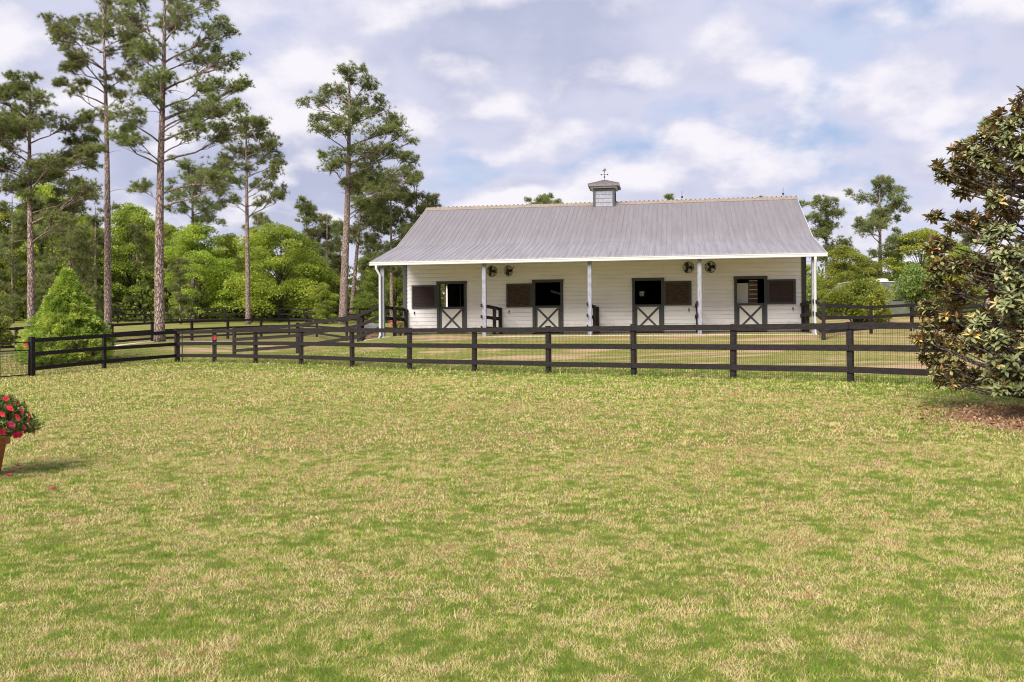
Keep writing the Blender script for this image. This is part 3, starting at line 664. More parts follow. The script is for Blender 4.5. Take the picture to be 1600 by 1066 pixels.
# weather vane: mast, compass arms, running horse
mb = MB(); z = zt; mb.tube([(cu, ry, z-.03), (cu, ry, z+.62)], .010, 6)
mb.tube([(cu-.16, ry, z+.28), (cu+.16, ry, z+.28)], .01, 5); mb.tube([(cu, ry-.22, z+.28), (cu, ry+.22, z+.28)], .01, 5)
for s in (-1, 1): mb.box(cu+s*.16-.03, cu+s*.16+.03, ry-.006, ry+.006, z+.25, z+.32)
mb.lathe([(0, -.05), (.04, -.02), (.045, 0), (.04, .03), (0, .05)], 10, (cu, ry, z+.16))
mb.lathe([(0, -.035), (.03, -.01), (.03, .01), (0, .035)], 10, (cu, ry, z+.42))
mb.build('vane_mast', M['iron'], cup)
hs = [(-.26, .0), (-.3, .1), (-.22, .12), (-.1, .13), (.06, .12), (.14, .2), (.2, .26), (.24, .2), (.3, .17), (.27, .13), (.2, .14), (.16, .05), (.24, -.04), (.3, -.02), (.3, -.06), (.2, -.1), (.12, -.01), (-.08, .0), (-.14, -.03), (-.22, -.13), (-.3, -.12), (-.2, -.05)]
mb = MB(); n = len(hs); vs = [(cu+x*.34, ry+yy, z+.48+y_*.42) for yy in (-.008, .008) for x, y_ in hs]
mb.add(vs, [tuple(range(n)), tuple(range(2*n-1, n-1, -1))]+[(i, i+n, (i+1) % n+n, (i+1) % n) for i in range(n)]); mb.build('vane_horse', M['iron'], cup)
for px in (1067, 1225):
    u = ray_u(px, ry); mb = MB(); mb.tube([(u, ry, rz_), (u, ry, rz_+.5)], .011, 5); mb.lathe([(0, -.06), (.05, -.03), (.055, 0), (.05, .03), (0, .06)], 10, (u, ry, rz_+.2)); mb.build('lightning_rod', M['iron'], barn, True)
# porch divider fences
names = ['left end of the porch', 'first free porch post', 'middle porch post', 'third free porch post with two fans', 'right end of the porch']
for i in range(5):
    u = BL*i/4 + (.0 if 0 < i < 4 else (-.03 if i == 0 else .05)); root = empty('porch_divider', barn_w(u, -3.5, -.15), TH, label='short black board fence from wall to ' + names[i], cat='fence', group='porch divider fences')
    ym = 1.72
    for y in ((3.5-1.5, 3.5-.12) if i else (3.5-1.9, 3.5-.12)):
        mb = MB(); mb.box(-.07, .07, y-.07, y+.07, -.1, 1.30); mb.build('fence_post', M['fence'], root, bevel=.008)
    for (a, b) in ((.27, .41), (.73, .87), (1.2, 1.34)):
        mb = MB(); mb.box(-.12, -.075, -.42, 3.42, a, b); mb.build('rail', M['fence'], root)

# fans
def fan(u, y, z, rx, rz, label):
    root = empty('wall_fan', barn_w(u, y, z), TH, label=label, cat='fan', group='round black fans under the porch eave'); root.rotation_euler = (rx, 0, TH+rz)
    mb = MB(); Rr = .25
    for yy, rr in ((-.07, Rr*.96), (0, Rr), (.07, Rr*.9)):
        pts = [(rr*math.cos(t*math.pi/12), yy, rr*math.sin(t*math.pi/12)) for t in range(25)]; mb.tube(pts, .009, 5, cap=False)
    for rr in (.1, .17):
        mb.tube([(rr*math.cos(t*math.pi/8), -.085, rr*math.sin(t*math.pi/8)) for t in range(17)], .005, 4, cap=False)
    for k in range(20):
        a = k*math.pi/10; mb.tube([(.03*math.cos(a), -.095, .03*math.sin(a)), (.17*math.cos(a), -.09, .17*math.sin(a)), (Rr*math.cos(a), 0, Rr*math.sin(a)), (.12*math.cos(a), .1, .12*math.sin(a))], .004, 4, cap=False)
    mb.build('cage', M['iron'], root)
    for k in range(3):
        a = k*2*math.pi/3; mb = MB(); vs = []
        for r_, w in ((.03, .03), (.12, .08), (.21, .085)):
            for s in (-1, 1): vs.append((r_*math.cos(a)-s*w*math.sin(a), s*.03*(1 if w > .03 else .3), r_*math.sin(a)+s*w*math.cos(a)))
        vs2 = [(x, y_+.004, z_) for x, y_, z_ in vs]; mb.add(vs+vs2, [(0, 1, 3, 2), (2, 3, 5, 4), (8, 9, 7, 6), (10, 11, 9, 8), (4, 5, 11, 10), (0, 2, 8, 6), (2, 4, 10, 8), (1, 7, 9, 3), (3, 9, 11, 5)]); mb.build('blade', M['iron'], root)
    mb = MB(); mb.lathe([(0, -.11), (.035, -.1), (.04, -.03), (.07, .02), (.07, .16), (0, .18)], 12, M=Matrix.Rotation(R(-90), 4, 'X')); mb.build('motor', M['iron'], root, True)
    mb = MB(); mb.tube([(0, .1, 0), (0, .22, .05), (0, .34, .18)], .018, 6); mb.build('bracket', M['iron'], root)
fl_ = ['first fan from the left, just right of a porch post', 'second fan from the left, turned away towards the second door', 'third fan from the left, just left of a porch post', 'rightmost fan, just right of a porch post']
for px, rz, t in zip((769, 795, 1076, 1111), (.75, -.75, .45, -.45), fl_):
    fan(ray_u(px, -.42), -.42, 2.80, .12, rz, t)

# ------------------------------------------------------------------ foliage builders
def unit(rng, n): v = rng.normal(size=(n, 3)); return v/np.linalg.norm(v, axis=1, keepdims=True)
def quads(pos, L, W, rng, bias=None, amt=0., jit=.3):
    n = len(pos); d = unit(rng, n)
    if bias is not None: d = d+bias*amt; d /= np.linalg.norm(d, axis=1, keepdims=True)
    s = np.cross(d, unit(rng, n)); s /= np.linalg.norm(s, axis=1, keepdims=True)+1e-9
    Ls = (L*(1+rng.uniform(-jit, jit, n)))[:, None]; Ws = (W*(1+rng.uniform(-jit, jit, n)))[:, None]
    V = np.stack([pos, pos+d*Ls*.45+s*Ws/2, pos+d*Ls, pos+d*Ls*.45-s*Ws/2], 1)
    return V.reshape(-1, 3), n
def tufts(cen, axis_, nn, Ln, wd, rng, spread=1.):
    n = len(cen); c = np.repeat(cen, nn, 0); a = np.repeat(axis_, nn, 0)
    d = a*.75+unit(rng, n*nn)*spread; d /= np.linalg.norm(d, axis=1, keepdims=True)
    s = np.cross(d, unit(rng, n*nn)); s /= np.linalg.norm(s, axis=1, keepdims=True)+1e-9
    L = (Ln*rng.uniform(.7, 1.15, n*nn))[:, None]
    V = np.stack([c-s*wd, c+s*wd, c+d*L+np.array([0, 0, -.02])], 1); r = np.repeat(rng.uniform(0, 1, n), nn)*.6+rng.uniform(0, .4, n*nn)
    return V.reshape(-1, 3), n*nn, np.repeat(r, 3)

def pine(name, px, base_py, Y, top_py, tw, pads, label, lean=0, dens_=1., needle=.24, nn=18, seed=1, group='tall pines', z_base=None, extra_dead=6, m='needle', bend=.0):
    """pads: (px, py, rx, ry) clusters in the photo's scale at the tree's distance; each gets its own depth"""
    rng = np.random.default_rng(seed); rr = random.Random(seed); sc = Y/F
    x0 = (px-800)*sc; base = Vector((x0, Y, g1(x0, Y))); root = empty(name, base, label=label, cat='pine tree', group=group)
    H = px2w(px, top_py, Y).z-base.z
    def tr(t):
        t *= .965; return Vector((lean*sc*t + bend*math.sin(t*5+seed)*.12, bend*math.cos(t*4+seed)*.1, H*t))
    r0 = tw*sc/2; mb = MB(); N = 18
    mb.tube([tr(i/N)-Vector((0, 0, .3 if i == 0 else 0)) for i in range(N+1)], [r0*(1.28 if i == 0 else 1.0-.80*(i/N)**1.3) for i in range(N+1)], 12); br = mb; TC = []; TA = []
    full = []
    for a, b, c, d in pads: full += [(a, b, c, d, 0)]+[(a+rr.uniform(-1.3, 1.3)*c, b+rr.uniform(-1.4, 1.2)*d, c*.45, d*.5, 1) for _ in range(2)]
    for (qx, qy, rx, ry_, sat) in full:
        w_ = px2w(qx, qy, Y)-base; RX, RY = rx*sc, ry_*sc
        hd = abs(w_.x-tr(min(1, w_.z/H)).x); dep = rr.uniform(-1, 1)*max(.4, (1.1-.5*min(1, hd/3.5)))*min(2.6, H*.16)
        Cc = Vector((w_.x, dep, w_.z)); t0 = min(.97, max(.1, (w_.z - max(.2, .35*hd + .25*abs(dep)))/H)); a = tr(t0)
        if sat: Cc.y = pC.y+rr.uniform(-1, 1)*RX*1.2; a = ppath[rr.choice((2, 3))].copy()
        mid = a.lerp(Cc, .5)+Vector((rr.uniform(-.15, .15), rr.uniform(-.15, .15), -.06*(Cc-a).length+rr.uniform(-.1, .15)))
        q1 = a.lerp(mid, .5)+Vector((0, 0, .05)); q3 = mid.lerp(Cc, .5)+Vector((rr.uniform(-.1, .1), 0, rr.uniform(-.1, .1)))
        lr = min(.075, .02+.012*(Cc-a).length)*(.6 if sat else 1); path = [a, q1, mid, q3, Cc]
        if not sat: ppath, pC = path, Cc
        br.tube(path, [lr, lr*.85, lr*.65, lr*.45, lr*.25], 6)
        RY *= 1.2; n = int(dens_*(7+42*(RX*RY)**.8)); dirs = unit(rng, n); rad = rng.uniform(.1, 1.2, n)**.6
        pts = np.array(Cc)+dirs*rad[:, None]*np.array([RX, RX*1.0, RY])
        for p in pts:
            s = path[rr.choice((2, 3, 3, 4))].lerp(Cc, rr.random()*.8); p = Vector(p); k = s.lerp(p, .55)+Vector((rr.uniform(-.08, .08), rr.uniform(-.08, .08), -.05))
            br.tube([s, k, p], [.018, .012, .007], 3, cap=False)
            ax = (p-k).normalized()+Vector((0, 0, .5)); ax.normalize(); TC.append(p); TA.append(ax)
            for _ in range(2):
                o = k.lerp(p, rr.uniform(.2, .9))+Vector((rr.gauss(0, .13), rr.gauss(0, .13), rr.uniform(0, .2))); TC.append(o); TA.append((o-k).normalized()+Vector((0, 0, .4)))
    for _ in range(extra_dead):
        t = rr.uniform(.35, .75); a = tr(t); an = rr.uniform(0, 6.28); L = rr.uniform(.5, 1.5); e = a+Vector((math.cos(an)*L, math.sin(an)*L, rr.uniform(-.2, .3)))
        br.tube([a, a.lerp(e, .5)+Vector((0, 0, .08)), e], [.02, .013, .006], 4, cap=False)
    br.build('trunk', M['pinebark'], root, True)
    V, n, at = tufts(np.array([tuple(v) for v in TC]), np.array([tuple(v) for v in TA]), nn, needle, needle*.040+.004, rng)
    npmesh('crown', V, (n, 3), M[m], root, at)
    return root

A_p = [(250, 8, 40, 20), (215, 35, 34, 22), (298, 25, 34, 22), (335, 52, 28, 18), (228, 72, 34, 18), (290, 78, 34, 18), (345, 92, 26, 15), (205, 108, 30, 16), (325, 125, 40, 13), (360, 133, 20, 8), (190, 62, 20, 14), (262, 128, 26, 13), (318, 165, 34, 13), (232, 150, 24, 12), (205, 185, 26, 12), (196, 222, 18, 13), (292, 182, 24, 11), (350, 172, 26, 13), (345, 200, 30, 14), (300, 212, 28, 10), (325, 258, 34, 17), (338, 282, 22, 10), (212, 292, 20, 8), (232, 228, 16, 7), (270, -18, 36, 16), (372, 128, 10, 6)]
pine('pine_tree', 250, 533, 49, -32, 15.5, A_p, 'tallest thick pine left of centre, its trunk base right of the fence corner', lean=8, seed=3, bend=.6)
B_p = [(160, 8, 26, 14), (128, 22, 24, 14), (190, 18, 24, 14), (150, 42, 28, 14), (110, 46, 22, 12), (100, 66, 16, 9), (180, 55, 26, 14), (135, 72, 26, 12), (112, 95, 20, 10), (95, 127, 10, 5), (195, 85, 24, 12), (150, 105, 22, 9), (190, 118, 20, 9), (118, 112, 14, 7), (128, 148, 14, 8), (138, 168, 18, 8), (190, 150, 14, 8), (205, 40, 22, 14), (158, 212, 8, 5), (186, 190, 8, 5)]
pine('pine_tree', 170, 524, 62, -12, 11.5, B_p, 'slender tall pine with high crown, just right of the cone shaped evergreen', lean=-6, seed=5, needle=.27, bend=.5)
C_p = [(48, 140, 26, 12), (22, 158, 26, 14), (75, 162, 26, 14), (45, 178, 34, 15), (8, 190, 26, 16), (92, 190, 26, 13), (60, 208, 34, 15), (108, 212, 24, 11), (20, 222, 34, 15), (128, 232, 20, 10), (85, 240, 34, 13), (45, 250, 34, 14), (140, 245, 16, 9), (5, 258, 30, 14), (105, 262, 26, 10), (60, 278, 30, 11), (22, 292, 30, 12), (120, 296, 26, 12), (-20, 200, 28, 18), (-25, 240, 30, 16), (150, 300, 18, 11), (88, 318, 26, 9), (50, 322, 26, 9), (110, 345, 24, 9)]
pine('pine_tree', 47, 527, 55, 126, 12, C_p, 'broad crowned pine at the left edge, standing above the cone shaped evergreen', lean=3, seed=7, bend=.4, dens_=1.5, extra_dead=14)
D_p = [(385, 178, 22, 10), (365, 192, 20, 11), (410, 196, 22, 11), (390, 208, 28, 12), (352, 215, 20, 11), (425, 222, 18, 11), (372, 232, 24, 10), (412, 240, 26, 10), (437, 250, 14, 9), (350, 245, 20, 9), (390, 262, 16, 8), (430, 275, 18, 8), (412, 292, 16, 7), (438, 296, 13, 7), (355, 268, 20, 8), (350, 300, 18, 8), (370, 318, 14, 6), (420, 318, 16, 6), (440, 308, 9, 5)]
pine('pine_tree', 388, 507, 85, 167, 8, D_p, 'thin straight pine with narrow crown standing alone between the tallest pine and the double pine', lean=-2, seed=9, needle=.34, nn=14, dens_=.8)
E_p = [(548, 122, 24, 9), (520, 132, 24, 10), (575, 138, 24, 10), (500, 158, 22, 12), (540, 152, 26, 10), (590, 168, 26, 12), (515, 182, 24, 10), (560, 185, 28, 11), (615, 190, 24, 12), (500, 205, 16, 9), (545, 210, 24, 9), (590, 212, 26, 10), (628, 215, 16, 10), (575, 238, 28, 11), (535, 245, 24, 11), (610, 240, 26, 11), (642, 248, 16, 10), (525, 268, 20, 9), (585, 268, 30, 12), (560, 288, 22, 9), (620, 278, 26, 12), (645, 275, 12, 10), (600, 305, 28, 11), (570, 325, 20, 8)]
pine('pine_tree', 537, 507, 85, 114, 13, E_p, 'large pine with thick bare trunk just left of the barn roof', lean=12, seed=11, needle=.34, nn=14, bend=.6, dens_=.9)
F_p = [(575, 265, 24, 14), (600, 285, 26, 14), (560, 300, 22, 12), (590, 320, 28, 14), (630, 300, 22, 12), (615, 335, 26, 12), (570, 345, 20, 12), (560, 365, 18, 10)]
pine('pine_tree', 548, 505, 92, 240, 7, F_p, 'dark dense pine just behind the thick bare trunk near the barn', lean=25, seed=12, needle=.36, nn=14, m='needle2')

def rel_pads(rng, x, top, bot, wid, n, cone=False):
    out = []
    for i in range(n):
        t = (i+.5)/n; y = top+(bot-top)*t; prof = (math.sin(min(1, t*1.25+.18)*math.pi*.62)**.8) if not cone else .15+.85*t
        out.append((x+rng.uniform(-1, 1)*wid*prof*.75, y+rng.uniform(-3, 3), wid*.38*(.6+.5*prof), wid*.2*(.7+.4*prof)))
    return out
mr = random.Random(4)
mids = [  # px, Y, top, crown bottom, half width, trunk, pads, label
    (302, 92, 250, 345, 42, 7, 13, 'mid distance pine showing behind the right side of the tallest pine'),
    (480, 105, 312, 400, 34, 5, 12, 'small open pine on the skyline between the round bright tree and the double pine'),
    (404, 112, 330, 420, 26, 4, 10, 'dark small pine behind the large round bright tree'),
    (512, 98, 330, 470, 28, 5, 12, 'dark pine behind the left side of the thick bare trunk'),
    (652, 92, 284, 410, 36, 6, 14, 'pine rising directly behind the left slope of the barn roof'),
    (612, 88, 282, 430, 40, 6, 16, 'bushy pine between the thick bare trunk and the barn roof'),
    (845, 120, 300, 372, 28, 5, 12, 'round topped pine peeping over the roof left of the cupola'),
    (1036, 125, 306, 372, 24, 5, 10, 'low pine top just over the ridge right of the cupola'),
    (1180, 130, 305, 352, 14, 5, 6, 'faint pine top over the right half of the roof ridge'),
    (1252, 98, 310, 420, 28, 6, 10, 'pine partly hidden behind the right end of the roof'),
    (1292, 98, 304, 405, 34, 6, 15, 'rounded pine just right of the barn roof'),
    (1376, 98, 272, 400, 44, 7, 18, 'tall pine standing alone above the woods between barn and magnolia'),
    (1516, 110, 345, 430, 30, 5, 10, 'greyish pine on the skyline just behind the magnolia'),
    (1545, 60, 185, 300, 34, 9, 14, 'tall pine mostly hidden behind the top of the magnolia'),
    (110, 82, 262, 480, 48, 7, 20, 'drooping pine behind the cone shaped evergreen'),
    (82, 90, 330, 500, 40, 5, 14, 'low dark pine between the two leftmost trunks'),
    (215, 96, 345, 490, 26, 5, 10, 'young pine in the woods between the two tallest trunks'),
    (282, 84, 400, 500, 20, 4, 9, 'young dark pine right of the tallest trunk'),
    (585, 97, 332, 480, 34, 5, 16, 'dark pine filling the gap left of the barn eave'),
    (668, 96, 300, 400, 26, 5, 10, 'pine crown touching the upper left corner of the roof'),
    (532, 104, 345, 490, 30, 5, 14, 'hazy pine behind the double trunk near the barn'),
    (20, 88, 300, 490, 40, 5, 16, 'dark pine low behind the left edge trees'),
    (150, 94, 318, 490, 34, 5, 16, 'dark pine behind the left one of the two tallest trunks'),
    (462, 108, 372, 470, 22, 4, 9, 'small dark pine right of the round bright tree'),
]
for i, (px, Y, top, bot, hw_, tw, n, lb) in enumerate(mids):
    pine('pine_tree', px, 505, Y, top-2, tw, rel_pads(mr, px, top+6, bot, hw_, n), lb, seed=40+i, needle=.33 if Y < 100 else .4, nn=13, m='needle2', dens_=.85 if i not in (14, 15) else .6, extra_dead=4, group='pines on the skyline')

# broadleaf trees: a few meshes shared by many trees
def broad(name, H, Wd, seed, leafm, nleaf=24000, L=.21, low=.05, trunk=.16):
    rng = np.random.default_rng(seed); rr = random.Random(seed); root = empty(name, (0, 0, 0)); mb = MB()
    mb.tube([(0, 0, -.3), (.05, 0, H*.25), (-.05, .05, H*.5), (.1, 0, H*.8)], [trunk, trunk*.8, trunk*.55, .03], 7)
    cen = []; rad = []
    nl = 64
    for i in range(nl):
        t = (i+.5)/nl; z = H*(low+(.97-low)*t); prof = math.sin(math.pi*min(1, (t*.86+.14)))**.6 if t > .3 else .72+.6*t
        a = rr.uniform(0, 6.28); r_ = Wd*.5*prof*rr.uniform(.3, 1.0); s = Wd*rr.uniform(.06, .15)
        c = np.array([math.cos(a)*r_, math.sin(a)*r_, z]); cen.append(c); rad.append(s)
        mb.tube([(0, 0, z*.62), tuple(c*np.array([.5, .5, .85])), tuple(c)], [.04, .025, .008], 4, cap=False)
    cen = np.array(cen); rad = np.array(rad); pr = rad**2; pr /= pr.sum(); k = rng.choice(nl, nleaf, p=pr)
    d = unit(rng, nleaf); d[:, 2] = np.where(d[:, 2] < -.35, -d[:, 2], d[:, 2]); 
    sub = unit(rng, 16*nl).reshape(nl, 16, 3); ss = sub[k, rng.integers(0, 16, nleaf)]; ss[:, 2] = abs(ss[:, 2])*.9-.15
    pos = cen[k]+(ss*.68+d*.60)*rad[k][:, None]*np.array([1.1, 1.1, .85])
    V, n = quads(pos, L, L*.62, rng, bias=d, amt=.5)
    r_ = np.repeat(rng.uniform(0, 1, n), 4)
    mb.build('trunk', M['bark'], root, True); npmesh('crown', V, (n, 4), leafm, root, r_)
    return root
protos = [broad('broadleaf_tree', 11, 8.5, 21, M['leafA']), broad('broadleaf_tree', 11, 7.5, 22, M['leafB']), broad('broadleaf_tree', 11, 8, 23, M['leafC']), broad('broadleaf_tree', 9, 10.5, 24, M['leafA'], 32000), broad('broadleaf_tree', 11, 6.5, 25, M['leafB'], 16000)]
used = set(); H0 = [11, 11, 11, 9, 11]
def place_broad(v, px, Y, top, sw, label, group, rz):
    o = protos[v] if v not in used else copy_tree(protos[v]); used.add(v)
    x = (px-800)*Y/F; z = g1(x, Y); h = px2w(px, top, Y).z-z; s = h/H0[v]
    o.location = (x, Y, z-.2); o.scale = (s*sw, s*sw, s); o.rotation_euler = (0, 0, rz)
    tag(o, label, 'tree', group)
wr = random.Random(8)
sp = [  # distinctive front trees
    (3, 440, 92, 360, 1.15, 'large round bright green tree right of the thin straight pine'),
    (0, 312, 92, 352, 1.1, 'bright yellow green tree directly right of the tallest pine trunk'),
    (0, 358, 96, 368, 1.0, 'bright tree left of the thin straight pine trunk'),
    (1, 205, 98, 322, 1.1, 'tall green tree filling the gap between the two tallest pine trunks'),
    (0, 128, 100, 338, 1.0, 'bright green tree behind the cone shaped evergreen'),
    (0, 66, 98, 290, .8, 'yellow green tree top beside the leftmost pine trunk'),
    (1, 8, 96, 330, 1.2, 'green tree at the very left edge of the woods'),
    (0, 1440, 96, 360, 1.25, 'rounded lime green tree left of the magnolia'),
    (1, 1318, 92, 384, 1.2, 'green tree just right of the right porch post'),
    (2, 1350, 98, 402, 1.0, 'darker tree below the tall lone pine'),
    (0, 1398, 104, 392, 1.0, 'bright tree right of the tall lone pine trunk'),
    (1, 1500, 100, 385, 1.1, 'green tree directly behind the left side of the magnolia'),
    (1, 505, 86, 440, .9, 'small green tree left of the thick bare pine trunk'),
    (2, 586, 88, 425, .9, 'dark green tree beside the left downspout'),
    (0, 620, 96, 378, .9, 'bright green tree top just left of the barn roof slope'),
    (1, 560, 90, 460, .8, 'young green tree right of the thick bare pine trunk'),
]
for i, (v, px, Y, top, sw, lb) in enumerate(sp): place_broad(v, px, Y, top, sw, lb, 'leafy trees at the edge of the woods', wr.uniform(0, 6.28))
def skyline(px):
    xs = [-300, 0, 60, 120, 180, 240, 300, 360, 430, 480, 520, 580, 640, 700, 1230, 1300, 1360, 1420, 1480, 1560, 1700, 1900]; ys = [335, 335, 345, 345, 332, 332, 362, 372, 380, 400, 395, 385, 372, 360, 400, 398, 405, 385, 395, 400, 390, 380]
    return float(np.interp(px, xs, ys))
for row, (Y, dt) in enumerate(((106, 22), (116, 8), (128, 0))):
    for px in list(range(-260, 720, 62))+list(range(1215, 1880, 62)):
        p = px+row*21+wr.uniform(-16, 16); pp = wr.choice((0, 1, 1, 2, 4) if row == 0 else (1, 2, 4))
        place_broad(pp, p, Y+wr.uniform(-3, 3), skyline(p)+dt+wr.uniform(0, 26), wr.uniform(.9, 1.2), 'leafy green tree among the many in the woods ' + ('left' if p < 800 else 'right') + ' of the barn', 'leafy trees filling the woods ' + ('left' if p < 800 else 'right') + ' of the barn', wr.uniform(0, 6.28))
# undergrowth at the foot of the woods: nobody could count it
rng = np.random.default_rng(77)
def under(x0, x1, name, lb, Y0=97, n=52000, hh=3.8):
    px = rng.uniform(x0, x1, n); Y = Y0+rng.uniform(-3, 5, n); x = (px-800)*Y/F; lump = 1+.45*np.sin(px*.09)+.35*np.sin(px*.23+1)
    z = gz(x, Y)+rng.uniform(0, 1, n)**1.1*hh*lump*(.6+.4*rng.uniform(0, 1, n)); V, k = quads(np.stack([x, Y, z], 1), .4, .26, rng)
    tag(npmesh(name, V, (k, 4), M['leafC'], None, np.repeat(rng.uniform(0, 1, k), 4)), lb, 'undergrowth', kind='stuff')
under(-280, 720, 'undergrowth', 'dark leafy undergrowth along the foot of the left woods'); under(1210, 1880, 'undergrowth', 'dark leafy undergrowth along the foot of the right woods', n=20000)

# shrubs
def shrub(name, px, Y, rx, h, lobes, leafm, L, n, label, cat='shrub', seed=1, z=None, flat=1.):
    rng = np.random.default_rng(seed); rr = random.Random(seed); x = (px-800)*Y/F; zz_ = g1(x, Y) if z is None else z
    root = empty(name, (x, Y, zz_), label=label, cat=cat); mb = MB(); cen = []; rad = []
    for i in range(lobes):
        a = rr.uniform(0, 6.28); r_ = rx*rr.uniform(.1, .72); zc = h*rr.uniform(.22, .8)*(1-.35*(r_/rx)**2); c = (math.cos(a)*r_, math.sin(a)*r_, zc); cen.append(c); rad.append(rx*rr.uniform(.2, .36))
        mb.tube([(c[0]*.1, c[1]*.1, -.1), (c[0]*.5, c[1]*.5, zc*.6), c], [.04, .025, .008], 5, cap=False)
    cen = np.array(cen); rad = np.array(rad); k = rng.integers(0, lobes, n); d = unit(rng, n); pos = cen[k]+d*(rad[k]*rng.uniform(.6, 1.05, n))[:, None]*np.array([1, 1, .8*flat]); pos[:, 2] = np.maximum(pos[:, 2], .03)
    V, m_ = quads(pos, L, L*.5, rng, bias=d+np.array([0, 0, .3]), amt=.7)
    mb.build('stems', M['bark'], root); npmesh('foliage', V, (m_, 4), leafm, root, np.repeat(rng.uniform(0, 1, m_), 4)); return root
shrub('round_bush', 1340, 52, 2.0, 2.8, 28, M['leafB'], .16, 15000, 'dense round green bush behind the fence right of the barn', seed=2)
shrub('lime_bush', 1432, 55, 1.6, 3.6, 24, M['pale'], .17, 7000, 'loose pale lime bush right of the dense round bush', seed=3)
shrub('lime_bush', 1470, 60, 1.3, 2.2, 14, M['pale'], .17, 4000, 'low pale bush half hidden behind the magnolia', seed=13)
shrub('edge_shrub', -8, 44, 1.05, 2.2, 14, M['leafC'], .12, 6000, 'rounded green shrub cut by the left edge above the gate', seed=4)
red = shrub('flowering_shrub', 624, 47, .55, .95, 10, M['leafC'], .08, 1800, 'low shrub with red and orange blooms behind the left end of the porch', seed=6)
rng = np.random.default_rng(9); d = unit(rng, 150); pos = d*np.array([.5, .5, .40])+np.array([0, 0, .55]); V, k = quads(pos, .08, .06, rng); npmesh('blooms', V, (k, 4), M['bloom'], red, np.repeat(rng.uniform(0, 1, k), 4))

# cone shaped evergreen, fan sprays on a tapering body
def cone_tree():
    rng = np.random.default_rng(31); Y = 40.2; px = 106; x = (px-800)*Y/F; z = g1(x, Y); root = empty('cone_evergreen', (x, Y, z), label='dense cone shaped yellow green evergreen behind the left fence', cat='evergreen tree')
    H = px2w(px, 424, Y).z-z; RB = 57*Y/F; n = 5200
    t = rng.uniform(0, 1, n)**1.35; a = rng.uniform(0, 2*np.pi, n)
    prof = RB*np.interp(t, [0, .08, .25, .5, .75, .92, 1], [.86, 1.0, .99, .66, .36, .14, .02])
    lump = 1+.12*np.sin(a*5+t*19)+.10*np.sin(a*9-t*31)+.08*np.sin(a*3+t*47)
    rad = prof*lump*rng.uniform(.72, 1.10, n); cen = np.stack([np.cos(a)*rad, np.sin(a)*rad, t*H], 1)
    out = np.stack([np.cos(a), np.sin(a), rng.uniform(-.15, .75, n)], 1); k = 16; c = np.repeat(cen, k, 0); o = np.repeat(out, k, 0)
    pos = c+rng.normal(size=(n*k, 3))*.035; V, m_ = quads(pos, .15, .035, rng, bias=o, amt=1.4)
    r_ = np.repeat(np.clip(np.repeat(rng.uniform(0, 1, n), k)*.6+rng.uniform(0, .4, n*k), 0, 1), 4)
    npmesh('foliage', V, (m_, 4), M['arbor'], root, r_)
    mb = MB(); mb.tube([(0, 0, -.2), (0, 0, H*.9)], [.12, .03], 8); mb.lathe([(RB*.72, .1), (RB*.78, H*.2), (RB*.5, H*.5), (RB*.26, H*.75), (.02, H*.93)], 18); mb.build('stems', M['bark'], root, True)
cone_tree()

